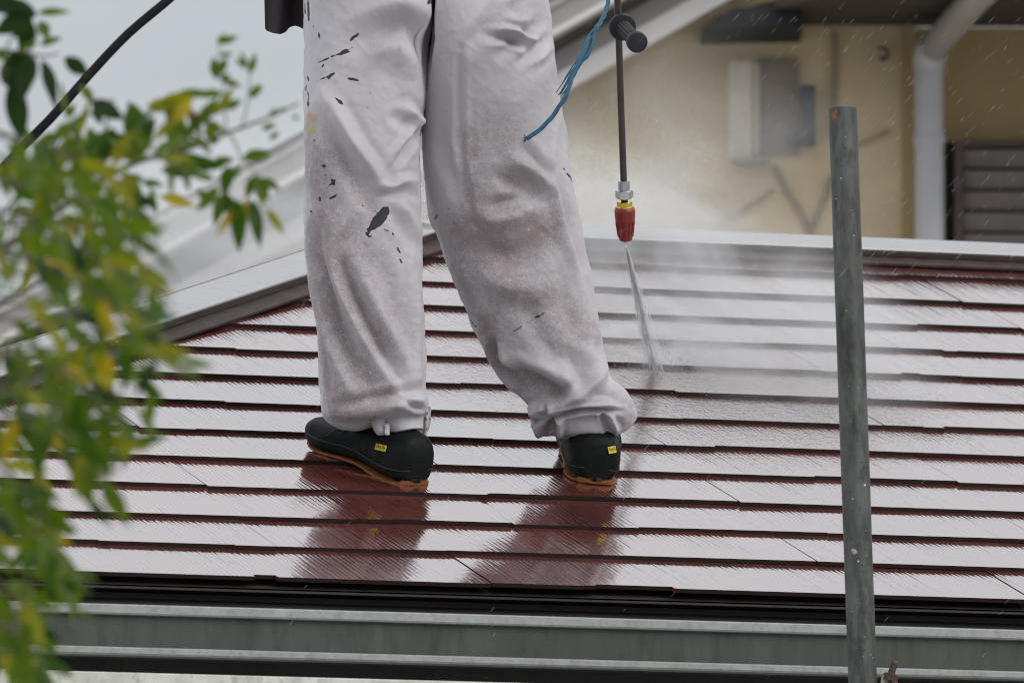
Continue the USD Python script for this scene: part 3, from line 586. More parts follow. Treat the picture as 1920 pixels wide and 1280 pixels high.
TROUSER = MAT(stage, '/World/Looks/dirty_work_cloth', {
    'tc': ('texture_coordinate', {}),
    'ad': ('attribute', {'attribute': 'dirt'}), 'ap': ('attribute', {'attribute': 'paint'}), 'ao': ('attribute', {'attribute': 'orange'}), 'ay': ('attribute', {'attribute': 'ochre'}),
    'n1': ('noise_texture', {'scale': 330.0, 'detail': 3.0, 'roughness': 0.7}), 'n2': ('noise_texture', {'scale': 75.0, 'detail': 5.0, 'roughness': 0.62}), 'n3': ('noise_texture', {'scale': 9.0, 'detail': 5.0}),
    'c': ('rgb_ramp', {'ramp': [(0.3, (0.435, 0.415, 0.445)), (0.7, (0.50, 0.48, 0.51))]}),
    's1': ('math', {'math_type': 'multiply_add', 'value2': 2.2, 'value3': -1.1}), 's2': ('math', {'math_type': 'multiply_add', 'value2': 1.5, 'value3': -0.75}), 's12': ('math', {'math_type': 'add'}),
    'sc': ('math', {'math_type': 'multiply_add', 'value2': 1.0, 'value3': 0.05}), 'amp': ('math', {'math_type': 'multiply'}), 'tot': ('math', {'math_type': 'add'}),
    'dr': ('map_range', {'from_min': 0.06, 'from_max': 1.0, 'to_min': 0.0, 'to_max': 0.62, 'clamp': True}),
    'dm': ('mix', {'color2': (0.150, 0.100, 0.096)}),
    'om': ('mix', {'color2': (0.45, 0.22, 0.08)}), 'ym': ('mix', {'color2': (0.36, 0.34, 0.08)}), 'of': ('math', {'math_type': 'multiply', 'value2': 0.6}), 'yf': ('math', {'math_type': 'multiply', 'value2': 0.6}),
    'pa': ('math', {'math_type': 'add'}), 'pb': ('math', {'math_type': 'multiply_add', 'value2': 3.2, 'value3': -1.75}),
    'pr': ('map_range', {'from_min': -0.15, 'from_max': 0.25, 'to_min': 0.0, 'to_max': 0.94, 'clamp': True}),
    'pm': ('mix', {'color2': (0.012, 0.012, 0.019)}),
    'w': ('noise_texture', {'scale': 900.0, 'detail': 2.0}), 'b': ('bump', {'strength': 0.5, 'distance': 0.0007}),
    'p': ('principled_bsdf', {'roughness': 0.92, 'specular_ior_level': 0.2, 'sheen_weight': 0.15})},
    [('tc.object', 'n1.vector'), ('tc.object', 'n2.vector'), ('tc.object', 'n3.vector'), ('n3.fac', 'c.fac'), ('n1.fac', 's1.value1'), ('n2.fac', 's2.value1'), ('s1.value', 's12.value1'), ('s2.value', 's12.value2'),
     ('ad.fac', 'sc.value1'), ('s12.value', 'amp.value1'), ('sc.value', 'amp.value2'), ('ad.fac', 'tot.value1'), ('amp.value', 'tot.value2'), ('tot.value', 'dr.value'), ('dr.result', 'dm.fac'), ('c.color', 'dm.color1'),
     ('ao.fac', 'of.value1'), ('of.value', 'om.fac'), ('dm.color', 'om.color1'), ('ay.fac', 'yf.value1'), ('yf.value', 'ym.fac'), ('om.color', 'ym.color1'),
     ('ap.fac', 'pa.value1'), ('n2.fac', 'pb.value1'), ('pb.value', 'pa.value2'), ('pa.value', 'pr.value'), ('pr.result', 'pm.fac'), ('ym.color', 'pm.color1'), ('pm.color', 'p.base_color'), ('tc.object', 'w.vector'), ('w.fac', 'b.height'), ('b.normal', 'p.normal')], surface='p.BSDF')
person = thing('person', 'person in paint-splashed pale work trousers and black shoes, standing back turned on the roof', 'person', loc=tuple(at(845, 905, 18.75)))
parts = [dress(leg(LEFT, 18.74, YL, 1), 'L'), dress(leg(RIGHT, 18.74, YRR, -1), 'R')]
tv, tf = cat([(p[0], p[1]) for p in parts])
tr = obj('trousers', (tv, tf), TROUSER, person, smooth=True)
api = UsdGeom.PrimvarsAPI(tr)
for nm, val in (('dirt', np.concatenate([p[2] for p in parts])), ('paint', np.concatenate([p[3] for p in parts])), ('orange', np.concatenate([p[4][:, 0] for p in parts])), ('ochre', np.concatenate([p[4][:, 1] for p in parts]))):
    api.CreatePrimvar(nm, Sdf.ValueTypeNames.FloatArray, 'vertex').Set(Vt.FloatArray.FromNumpy(val.astype(np.float32)))
def ring_rows(rows, yc, n=64, amp=0.0, seed=0):
    """cuff-like loft: rows of (left px, left py, right px, right py, half depth)"""
    out = []
    th = np.arange(n) * 2 * PI / n
    for xl, yl, xr, yr, b in rows:
        A, B = at(xl, yl, yc), at(xr, yr, yc)
        c = (A + B) / 2; h = (B - A) / 2
        out.append(c + np.cos(th)[:, None] * h - np.sin(th)[:, None] * np.array([0, b, 0]))
    R = np.array(out)
    if amp: R += (pnoise(R * [1, 1, 0.6], 45, seed, 2) * amp)[..., None] * np.array([0.6, 1, 0.2])
    return R
def subdiv_rows(rows, k):
    r = np.array(rows, float); t = np.arange(len(r)); return PchipInterpolator(t, r, axis=0)(np.linspace(0, len(r) - 1, k))
cuff = rings_mesh(ring_rows(subdiv_rows([(700, 778, 797, 770, .050), (699, 792, 795, 780, .052), (706, 806, 794, 792, .053), (722, 818, 794, 803, .052), (724, 820, 793, 805, .046), (724, 806, 790, 796, .043)], 26), 18.665, amp=0.006, seed=4), close=True)
cf = obj('trouser_cuff', cuff, M['cuff'], person, smooth=60)
flap = rings_mesh(ring_rows(subdiv_rows([(697, 780, 722, 782, .012), (696, 792, 723, 795, .016), (701, 806, 724, 808, .016), (707, 814, 721, 814, .010), (711, 816, 718, 816, .003)], 16), 18.622, n=28, amp=0.004, seed=8))
obj('cuff_flap', flap, M['cuff'], cf, smooth=True)
P = at(726, 805, 18.607)
obj('snap_button', cat([box(P, [0.0075, 0.003, 0.017]), xf(trimesh.creation.cylinder(radius=0.0022, height=0.003, sections=12), frame_to(P + [0, -0.0022, 0.004], [0, -1, 0])), xf(trimesh.creation.cylinder(radius=0.0018, height=0.003, sections=12), frame_to(P + [0, -0.0022, -0.005], [0, -1, 0]))]), M['white_board'], cf)
hang = rings_mesh(ring_rows(subdiv_rows([(789, 766, 808, 764, .03), (791, 785, 808, 784, .032), (792, 805, 806, 800, .03), (792, 822, 800, 812, .02), (793, 825, 796, 822, .006)], 20), 18.715, n=28, amp=0.004, seed=12))
hp = obj('trouser_hem', hang, TROUSER, person, smooth=True)

# shoes: lofted along the foot
FS = [(0.000, .014, .004, .058), (0.006, .027, .002, .078), (0.018, .034, .001, .089), (0.040, .0385, .000, .093), (0.065, .0395, .000, .094), (0.090, .0385, .001, .095), (0.112, .0385, .003, .093), (0.132, .0395, .005, .080), (0.155, .042, .005, .070), (0.180, .046, .004, .065), (0.205, .0475, .003, .062), (0.228, .045, .004, .060), (0.246, .038, .007, .057), (0.257, .029, .011, .052), (0.263, .017, .017, .044), (0.265, .004, .024, .034)]
def shoe_rings(scale_w=1.0, z0=None, z1=None, grow=0.0, k=60, n=56):
    F = np.array(FS); s = F[:, 0]; ss = 0.265 * (0.5 - 0.5 * np.cos(np.linspace(0, PI, k)))
    w, b, h = [PchipInterpolator(s, F[:, i])(ss) for i in (1, 2, 3)]; w, h = w * 1.12, h * 0.88
    th = np.arange(n) * 2 * PI / n; c, sn = np.cos(th), np.sin(th)
    R = np.zeros((k, n, 3))
    for i in range(k):
        lo = b[i] if z0 is None else b[i] - 0.003 + z0; hi = h[i] if z1 is None else b[i] + z1
        zc, zh = (lo + hi) / 2, (hi - lo) / 2
        ww = w[i] + grow
        # leans in towards the collar, flat below
        x = ww * np.sign(c) * np.abs(c) ** 0.72
        z = zc + zh * np.sign(sn) * np.abs(sn) ** (0.72 if z1 is None else 0.35)
        if z1 is None:
            u = np.clip((z - lo) / 0.095, 0, 1); x = x * (1.02 - 0.20 * u ** 1.6)
        bend = 0.010 * math.sin(PI * ss[i] / 0.265)
        R[i, :, 0], R[i, :, 1], R[i, :, 2] = x + bend, ss[i], z
    return R
def make_shoe(heel_px, direction, mirror, tag_at, seams_label=None):
    """direction: unit vector along the roof from heel to toe"""
    P, _ = roof_point(*heel_px, TH * 1.6)
    d = direction - NR * (direction @ NR); d /= np.linalg.norm(d)
    x = np.cross(d, NR)
    Mx = np.eye(4); Mx[:3, 0], Mx[:3, 1], Mx[:3, 2], Mx[:3, 3] = x * mirror, d, NR, P
    inv = np.linalg.inv(wm(person))
    flip = (lambda m: (m[0], m[1][:, ::-1])) if mirror < 0 else (lambda m: m)
    R = shoe_rings()
    v, f = rings_mesh(R)
    bumpn = pnoise(v, 60, 5, 2) * 0.0024 + pnoise(v * [1, 1.6, 1], 26, 9, 2) * 0.004; v = v + np.stack([bumpn * np.sign(v[:, 0]), bumpn * 0, bumpn], -1)
    up = obj('shoe', flip((v, f[:, ::-1])), M['shoe'], person, world=False, smooth=50, M=inv @ Mx)
    S = shoe_rings(z0=0.0, z1=0.0030, grow=-0.0045)
    v, f = rings_mesh(S); v[:, 2] += np.where(v[:, 2] > 0.004, 0.0045 * np.clip(1 - v[:, 1] / 0.13, 0, 1), 0) + pnoise(v, 130, 2, 2) * 0.0022
    v[:, 0] -= np.sign(v[:, 0]) * 0.002 * np.clip((v[:, 1] - 0.09) / 0.08, 0, 1)
    v[:, 0] *= 1 + 0.05 * np.exp(-((v[:, 1] - 0.05) / 0.05) ** 2)
    obj('sole', flip((v, f[:, ::-1])), M['gum'], up, world=False, smooth=50)
    # welt seam round the upper and a line over the toes
    k = 70; ss = np.linspace(0.002, 0.263, k); F = np.array(FS)
    w = PchipInterpolator(F[:, 0], F[:, 1])(ss) * 1.12 + 0.0004; b = PchipInterpolator(F[:, 0], F[:, 2])(ss) + 0.0225
    bend = 0.010 * np.sin(PI * ss / 0.265)
    ring = np.vstack([np.stack([w * 0.985 + bend, ss, b], -1), np.stack([-w * 0.985 + bend, ss, b], -1)[::-1]])
    obj('welt_seam', flip(tube(np.vstack([ring, ring[:1]]), 0.0011, 6)), M['shoe_seam'], up, world=False)
    i0 = int(np.argmin(np.abs(R[:, 0, 1] - 0.165)))
    arc = np.array([R[min(len(R) - 1, i0 + int(round(7 * (1 - math.sin(t)) ** 1.5 * 0.6))), int(t / (2 * PI) * 56)] for t in np.linspace(0.05, PI - 0.05, 28)])
    arc = spline(arc + np.stack([np.sign(arc[:, 0]) * 0.0004, 0 * arc[:, 0], 0 * arc[:, 0] + 0.0005], -1), 60)
    obj('vamp_seam', flip(tube(arc, 0.0011, 6)), M['shoe_seam'], up, world=False)
    i1 = int(np.argmin(np.abs(R[:, 0, 1] - 0.118)))
    return up, Mx
AWAY, SIDE = E * math.sin(YAW) + NH * math.cos(YAW), np.array([1.0, 0, 0])
dirL = AWAY * 0.78 - SIDE * 0.625
dirR = AWAY * 0.995 - SIDE * 0.06
shoeL, ML = make_shoe((782, 911), dirL, 1.0, None)
shoeR, MR = make_shoe((1115, 908), dirR, -1.0, None)
def surface_hit(parent_px, prim_v, prim_f, px, py):
    tm = trimesh.Trimesh(prim_v, prim_f, process=False)
    d = at(px, py, 1.0) - [0, 0, CZ]; d = d / np.linalg.norm(d)
    loc, _, tri = tm.ray.intersects_location([[0, 0, CZ]], [d], multiple_hits=True)
    i = np.argmin(np.linalg.norm(loc - [0, 0, CZ], axis=1)); n = tm.face_normals[tri[i]]
    return loc[i], n if n @ d < 0 else -n
def place_tag(shoe, Mx, mirror, px, py, w, h, ang):
    m = UsdGeom.Mesh(shoe); v = np.array(m.GetPointsAttr().Get()); f = np.array(m.GetFaceVertexIndicesAttr().Get()).reshape(-1, 3)
    v = v @ Mx[:3, :3].T + Mx[:3, 3]
    try:
        P, n = surface_hit(None, v, f, px, py)
    except Exception:
        return
    x = np.cross(Z, n); x /= np.linalg.norm(x); y = np.cross(n, x)
    x, y = x * math.cos(ang) - y * math.sin(ang), x * math.sin(ang) + y * math.cos(ang)
    R = np.stack([x, y, n], 1); inv = np.linalg.inv(Mx)
    def loc(mesh):
        a, b = mesh; a = a @ R.T + P + n * 0.0012; return a @ inv[:3, :3].T + inv[:3, 3], b
    t = obj('name_tag', loc(box([0, 0, 0], [w, h, 0.0018])), M['yellow_tag'], shoe, world=False)
    for i, (dx, dw) in enumerate(((-0.33, .10), (-0.16, .10), (0.02, .10), (0.2, .07), (0.34, .09))):
        obj('tag_mark', loc(cat([box([dx * w, 0.06 * h, 0.0011], [0.16 * dw * w * 2, 0.5 * h, 0.0008]), box([(dx + 0.05) * w, (0.24 - 0.2 * (i % 3)) * h, 0.0011], [dw * w, 0.12 * h, 0.0008])])), M['tag_ink'], t, world=False)
place_tag(shoeL, ML, 1, 715, 839, 0.028, 0.0100, 0.20)
place_tag(shoeR, MR, -1, 1147, 843, 0.014, 0.011, -0.2)

# body: one surface from hulls of spheres (mostly inside the clothes; the head, arms and hands are above the picture)
def capsule_chain(js, close=True):
    out = []
    for (p, r), (q, s) in zip(js[:-1], js[1:]):
        a = m3.Manifold.sphere(r, 24).translate(list(map(float, p))); b = m3.Manifold.sphere(s, 24).translate(list(map(float, q)))
        out.append(m3.Manifold.batch_hull([a, b]))
    return out
hipL, hipR = at(690, -60, 18.74), at(900, -60, 18.74)
kneeL, kneeR = at(680, 420, 18.72), at(965, 420, 18.80)
ankL, ankR = at(757, 800, 18.67), at(1094, 800, 18.835)
pel = at(796, -150, 18.76); ches = pel + [0.02, 0.14, 0.36]; neck = ches + [0.0, 0.06, 0.14]; head = neck + [0.0, 0.07, 0.12]
shL, shR = ches + [-0.17, 0.03, 0.08], ches + [0.17, 0.03, 0.08]
RODT, RODB = at(1158, 0, 18.93), at(1171, 395, 19.06)
rdir = (RODT - RODB) / np.linalg.norm(RODT - RODB)
hR = RODT + rdir * 0.30; hL = RODT + rdir * 0.52 + np.array([-0.30, -0.05, 0.02])
elR = (shR + hR) / 2 + [0.14, -0.06, -0.10]; elL = (shL + hL) / 2 + [-0.16, -0.05, -0.12]
def hand(w, fwd, grip):
    """palm, four fingers of unequal length curled round the grip, thumb from the side"""
    ms = []; fwd = fwd / np.linalg.norm(fwd); g = grip / np.linalg.norm(grip); side = np.cross(g, fwd); side /= np.linalg.norm(side)
    palm = w + fwd * 0.045
    ms.append(m3.Manifold.batch_hull([m3.Manifold.sphere(0.014, 16).translate(list(map(float, palm + g * a + fwd * b))) for a in (-0.03, 0.03) for b in (-0.035, 0.04)]))
    for i, ln in enumerate((0.072, 0.08, 0.075, 0.06)):
        base = palm + fwd * 0.045 + g * (0.033 - 0.022 * i)
        a = base + fwd * ln * 0.35 + side * 0.012; b = a + side * ln * 0.38; c = b - fwd * ln * 0.32 + side * 0.004
        ms += capsule_chain([(base, 0.0095), (a, 0.009), (b, 0.0085), (c, 0.0075)])
    tb = palm + g * 0.032 - fwd * 0.02; t1 = tb + g * 0.02 + side * 0.03 + fwd * 0.012; t2 = t1 + side * 0.02 + fwd * 0.025 - g * 0.004
    ms += capsule_chain([(tb, 0.0125), (t1, 0.011), (t2, 0.009)])
    return ms
solids = []
footL, footR = ML[:3, 3] + ML[:3, 1] * 0.06 + NR * 0.04, MR[:3, 3] + MR[:3, 1] * 0.06 + NR * 0.04
for hip, kn, an, ft, Mx in ((hipL, kneeL, ankL, footL, ML), (hipR, kneeR, ankR, footR, MR)):
    solids += capsule_chain([(pel, 0.075), (hip, 0.07), (kn, 0.038), (kn * 0.6 + an * 0.4, 0.036), (an, 0.031), (ft, 0.028), (Mx[:3, 3] + Mx[:3, 1] * 0.2 + NR * 0.03, 0.018)])
solids += capsule_chain([(pel, 0.11), (ches, 0.13), (neck, 0.06), (head - [0, 0.01, 0.06], 0.05)])
solids += [m3.Manifold.batch_hull([m3.Manifold.sphere(r, 32).translate(list(map(float, head + np.array(o)))) for o, r in (((0, 0, 0.02), 0.085), ((0, 0.03, -0.055), 0.052), ((0, -0.02, 0.03), 0.085), ((0, 0.05, -0.08), 0.03))])]
solids += capsule_chain([(head + [0, 0.085, 0.0], 0.012), (head + [0, 0.105, -0.03], 0.013)])
for s in (-1, 1): solids += capsule_chain([(head + [s * 0.078, 0.0, 0.01], 0.012), (head + [s * 0.084, 0.0, -0.03], 0.010)])
for s, e, h, g in ((shL, elL, hL, rdir), (shR, elR, hR, rdir)):
    w = h - (h - e) / np.linalg.norm(h - e) * 0.075
    solids += capsule_chain([(ches, 0.10), (s, 0.055), (e, 0.042), (w, 0.027)]) + hand(w, h - e, g)
body = m3.Manifold.batch_boolean(solids, m3.OpType.Add).refine_to_length(0.02)
bm = body.to_mesh(); bt = trimesh.Trimesh(bm.vert_properties[:, :3], bm.tri_verts, process=False)
trimesh.smoothing.filter_taubin(bt, iterations=6)
obj('body', bt, M['skin'], person, smooth=True)
hairs = m3.Manifold.batch_hull([m3.Manifold.sphere(0.092, 32).translate(list(map(float, head + np.array(o)))) for o in ((0, -0.015, 0.035), (0, 0.0, 0.03), (0, -0.03, -0.01))])
obj('hair', hairs, M['hair'], person, smooth=40)
jk = capsule_chain([(pel + [0, 0.01, 0.07], 0.165), (ches, 0.165), (ches + [0, 0.03, 0.08], 0.12), (neck - [0, 0.02, 0.05], 0.075)])
for s, e, h in ((shL, elL, hL), (shR, elR, hR)):
    w = h - (h - e) / np.linalg.norm(h - e) * 0.085
    jk += capsule_chain([(ches, 0.14), (s, 0.078), (e, 0.062), (w, 0.046)])
jm = m3.Manifold.batch_boolean(jk, m3.OpType.Add).refine_to_length(0.015).to_mesh()
jt = trimesh.Trimesh(jm.vert_properties[:, :3], jm.tri_verts, process=False); trimesh.smoothing.filter_taubin(jt, iterations=8)
vv = np.array(jt.vertices); vv += np.array(jt.vertex_normals) * (pnoise(vv, 14, 6, 3) * 0.03)[:, None]
jacket = obj('jacket', (vv, jt.faces), M['jacket'], person, smooth=True)
# its open front edge hangs beside the hip
rowsj = [(485, -260, 640, -260, .030), (488, -150, 610, -150, .022), (494, -60, 585, -60, .015), (496, -10, 578, -6, .012), (498, 30, 575, 30, .011)]
Rj = []
for xl, yl, xr, yr, b in subdiv_rows(rowsj, 26):
    th = np.linspace(0, 1, 40)
    Rj.append((xl, yl, xr, yr, b))
def hemline(x): return np.interp(x, [497, 500, 512, 526, 536, 541, 546, 553, 560, 568, 580, 600], [54, 58, 62, 64, 60, 53, 50, 48, 50, 54, 58, 60])
gx = np.linspace(0, 1, 46); gy = np.linspace(0, 1, 60)
F1, F2 = [], []
for t in gy:
    a, b, c, e = [], [], [], []
    for s in gx:
        xt = 485 + s * 150; xb = 497 + s * 95
        x = xt + (xb - xt) * t ** 0.7; y = -260 + (hemline(xb) + 260) * t
        wv = 0.016 * math.sin(s * 11 + t * 1.5) * (0.4 + 0.6 * t)
        edge = math.sqrt(max(0.0, 1 - (2 * s - 1) ** 2)) ** 0.4 * 0.004 + 0.0006
        p = at(x, y, 18.80 + wv); F1.append(p - [0, edge, 0]); F2.append(p + [0, edge, 0])
n1, n2 = len(gy), len(gx)
def grid_faces(o, flipf):
    out = []
    for i in range(n1 - 1):
        for j in range(n2 - 1):
            a = o + i * n2 + j; q = (a, a + 1, a + n2 + 1, a + n2)
            q = q[::-1] if flipf else q; out += [(q[0], q[1], q[2]), (q[0], q[2], q[3])]
    return out
ff = grid_faces(0, True) + grid_faces(n1 * n2, False)
rim = [i * n2 for i in range(n1)] + [(n1 - 1) * n2 + j for j in range(1, n2)] + [i * n2 + n2 - 1 for i in range(n1 - 2, -1, -1)]
for a, b in zip(rim[:-1], rim[1:]): ff += [(a, b, b + n1 * n2), (a, b + n1 * n2, a + n1 * n2)]
obj('jacket_hem', (np.array(F1 + F2), np.array(ff)), M['jacket'], jacket, smooth=50)

# ---------------------------------------------------------------- pressure lance, hose, twine
lance = thing('pressure_lance', 'steel pressure washer lance with red nozzle and black side grip, held upright beside the legs', 'lance', loc=tuple(RODB))
obj('lance_tube', tube([RODT + rdir * 0.50, RODT, at(1164, 190, 18.985), at(1169.5, 340, 19.04)], 0.0056, 20), M['rod'], lance, smooth=40)
gunb = RODT + rdir * 0.50
obj('trigger_gun', tube(spline([gunb, gunb + rdir * 0.10, gunb + rdir * 0.16 + [-0.06, -0.02, 0.0], gunb + rdir * 0.14 + [-0.16, -0.04, -0.03]], 16), [0.018] * 16, 14), M['grip'], lance, smooth=40)
LM = frame_to(at(1170, 350, 19.045), rdir)
def ln_z(px, py): return float((at(px, py, 19.05) - LM[:3, 3]) @ LM[:3, 2])
zz = lambda y: ln_z(1171, y)
def hexnut(r, z0, z1, ch=0.0015):
    a = np.arange(6) * PI / 3 + 0.12
    hexp = Polygon([(r * math.cos(t), r * math.sin(t)) for t in a])
    h = m3.Manifold.extrude(m3.CrossSection([[(r * math.cos(t), r * math.sin(t)) for t in a]]), z1 - z0).translate([0, 0, z0])
    c = m3.Manifold.cylinder(ch * 1.2, r * 0.86, r * 1.02, 36).translate([0, 0, z0]) + m3.Manifold.cylinder(z1 - z0 - 2.4 * ch, r * 1.02, r * 1.02, 36).translate([0, 0, z0 + 1.2 * ch]) + m3.Manifold.cylinder(ch * 1.2, r * 1.02, r * 0.86, 36).translate([0, 0, z1 - 1.2 * ch])
    return h ^ c
k = 19.05 / FPX
obj('coupling', xf(lathe([(0.0097, zz(357)), (0.0097, zz(337)), (0.0092, zz(335.4)), (0.0085, zz(335.2)), (0.0062, zz(335.3))], 32), LM), M['chrome'], lance, smooth=30)
obj('coupling_nut', xf(hexnut(0.0146, zz(372), zz(355)), LM), M['chrome'], lance, smooth=20)
obj('thread', xf(lathe([(0.0056, zz(381)), (0.0062, zz(379.5)), (0.0054, zz(378)), (0.0062, zz(376.5)), (0.0054, zz(375)), (0.0062, zz(373.5)), (0.0054, zz(371))], 24), LM), M['rod'], lance, smooth=30)
noz = obj('nozzle_cap', xf(lathe([(0.0085, zz(460.5)), (0.0104, zz(459)), (0.0112, zz(455)), (0.0128, zz(440)), (0.0146, zz(422)), (0.0160, zz(419)), (0.0172, zz(402)), (0.0174, zz(398)), (0.0166, zz(394)), (0.0148, zz(391.5)), (0.0125, zz(391))], 40), LM), M['red_plastic'], lance, smooth=35)
rib = []
for i in range(12):
    t = i * PI / 6 + 0.1
    p0 = np.array([0.0128 * math.cos(t), 0.0128 * math.sin(t), zz(452) + 0.0]); p1 = np.array([0.0153 * math.cos(t), 0.0153 * math.sin(t), zz(421)])
    rib.append(xf(tube([p0 * [0.93, 0.93, 1], p1 * [0.985, 0.985, 1]], 0.0013, 8), LM))
for r_ in rib: obj('rib', r_, M['red_plastic'], noz)
obj('nozzle_tip', xf(lathe([(0.003, zz(464)), (0.0045, zz(463)), (0.0055, zz(459.8))], 20), LM), M['chrome'], noz, smooth=30)
obj('brass_ring', xf(lathe([(0.0128, zz(393.5)), (0.0128, zz(389.5)), (0.0118, zz(388.5))], 36), LM), M['brass'], lance, smooth=30)
obj('brass_nut', xf(hexnut(0.0128, zz(389), zz(378.5)), LM), M['brass'], lance, smooth=20)
# side grip: flange on the tube, knurled handle, end disc
G0, G1 = at(1167, 51, 18.925), at(1195, 80, 18.815)
GM = frame_to(G0, G1 - G0); gl = np.linalg.norm(G1 - G0)
gk = 18.9 / FPX
grip = obj('side_grip', xf(lathe([(0.0105, 0.004), (0.0112, 0.02), (0.0118, gl * 0.5), (0.0112, gl - 0.012)], 32), GM), M['grip_knurl'], lance, smooth=30)
obj('grip_flange', xf(lathe([(0.010, -0.006), (0.0205, -0.006), (0.0222, -0.004), (0.0222, 0.003), (0.0205, 0.005), (0.011, 0.006)], 40), GM), M['grip'], grip, smooth=30)
obj('grip_end', xf(lathe([(0.011, gl - 0.014), (0.0162, gl - 0.012), (0.0172, gl - 0.008), (0.0172, gl), (0.0160, gl + 0.003), (0.008, gl + 0.0045)], 40), GM), M['grip'], grip, smooth=30)
obj('grip_clamp', xf(lathe([(0.008, -0.02), (0.0095, -0.016), (0.0095, -0.006)], 24), GM), M['grip'], grip, smooth=30)
kn = []
for i in range(14):
    t = i * PI / 7
    kn.append(tube([[0.0116 * math.cos(t), 0.0116 * math.sin(t), 0.008], [0.0121 * math.cos(t), 0.0121 * math.sin(t), gl - 0.016]], 0.0009, 5))
for j in range(14):
    z = 0.012 + j * (gl - 0.032) / 13; a = np.linspace(0, 2 * PI, 25)
    kn.append(tube(np.stack([0.0119 * np.cos(a), 0.0119 * np.sin(a), a * 0 + z], -1), 0.0007, 5))
obj('knurl', xf(cat(kn), GM), M['grip_knurl'], grip, kind='stuff')

hose = obj('hose', tube(spline([at(-900, 2600, 16.4), at(-520, 1400, 16.6), at(-260, 800, 16.8), at(-110, 470, 16.95), at(-25, 348, 17.0), at(30, 288, 17.05), at(100, 217, 17.1), at(165, 143, 17.2), at(240, 64, 17.3), at(318, -2, 17.4), at(400, -70, 17.7), at(560, -180, 18.2), gunb + rdir * 0.14 + [-0.16, -0.04, -0.03]], 120), 0.0068, 18), M['hose'], None, smooth=True)
tag(hose, 'black rubber pressure hose arching across the sky behind the leaves', 'hose')

tw = thing('blue_twine', 'frayed blue plastic twine dangling from the lance in front of the trousers', 'twine', loc=tuple(at(1140, -5, 18.86)))
trnd = random.Random(3)
tpath = [(1146, -40), (1141, 0), (1133, 28), (1121, 50), (1104, 72), (1094, 95), (1084, 118), (1071, 148), (1064, 175), (1047, 203), (1030, 226), (1010, 245), (987, 261)]
tdep = [18.90, 18.87, 18.80, 18.74, 18.68, 18.64, 18.61, 18.585, 18.57, 18.565, 18.562, 18.558, 18.555]
T = spline([at(x, y, d) for (x, y), d in zip(tpath, tdep)], 90)
for j in range(3):
    a = np.linspace(0, 30, 90) + j * 2 * PI / 3
    obj('strand', tube(T + np.stack([np.cos(a), 0 * a, np.sin(a)], -1) * 0.0019 + pnoise(T, 90, j)[:, None] * 0.003, 0.0021, 7), M['twine'], tw, smooth=True)
fpath = [(1117, 52), (1110, 80), (1100, 105), (1085, 120), (1072, 140), (1060, 160), (1048, 178)]
for j in range(14):
    o = np.array([trnd.gauss(0, 5), trnd.gauss(0, 5)]); i0 = trnd.choice((0, 0, 1, 2)); i1 = trnd.choice((5, 6, 7, 7))
    pts = [at(x + o[0] * (0.3 + 0.25 * q) * 0.5 + trnd.gauss(0, 1.2), y + o[1] * 0.4 + trnd.gauss(0, 1.5), 18.70 - 0.02 * q) for q, (x, y) in enumerate(fpath)][i0:i1]
    obj('frayed_fibre', tube(spline(pts, 24), np.linspace(0.0015, 0.0007, 24), 5), M['twine'], tw, smooth=True)
for j in range(6):
    p = T[-1]; obj('frayed_end', tube(spline([T[-4], p, p + [-0.004 + trnd.gauss(0, .002), trnd.gauss(0, .002), -0.002 + trnd.gauss(0, .003)]], 8), 0.0009, 5), M['twine'], tw)

# ---------------------------------------------------------------- scaffold pole, clamp, plank
PD = 17.72
p_top, p_bot = at(1580, 203, PD), at(1617.5, 1278, PD - 0.03)
pd = (p_bot - p_top); pd /= np.linalg.norm(pd); foot = p_top + pd * (p_top[2] / -pd[2])
pole = thing('scaffold_pole', 'weathered grey steel scaffold pole standing upright in front of the gutter', 'pole', loc=tuple(foot))
PMx = frame_to(foot, -pd); pl = np.linalg.norm(foot - p_top); pr = 0.0218
n = 40; th = np.arange(n) * 2 * PI / n
prof = [(pr, 0)] + [(pr, z) for z in np.linspace(0.2, pl - 0.0015, 40)] + [(pr - 0.0005, pl - 0.0004), (pr - 0.0012, pl), (pr - 0.0022, pl - 0.0006), (pr - 0.0026, pl - 0.02), (pr - 0.0026, 0)]
R = np.array([[[r * np.cos(t), r * np.sin(t), z] for t in th] for r, z in prof])
v, f = rings_mesh(R, close=False)
q = pnoise(v * [1, 1, .3], 40, 2, 3) * 0.0009; v[:, 0] += q * np.cos(np.arctan2(v[:, 1], v[:, 0])); v[:, 1] += q * np.sin(np.arctan2(v[:, 1], v[:, 0]))
obj('pole_tube', xf((v, f[:, ::-1]), PMx), M['pipe'], pole, smooth=40)
PI_ = np.linalg.inv(PMx)
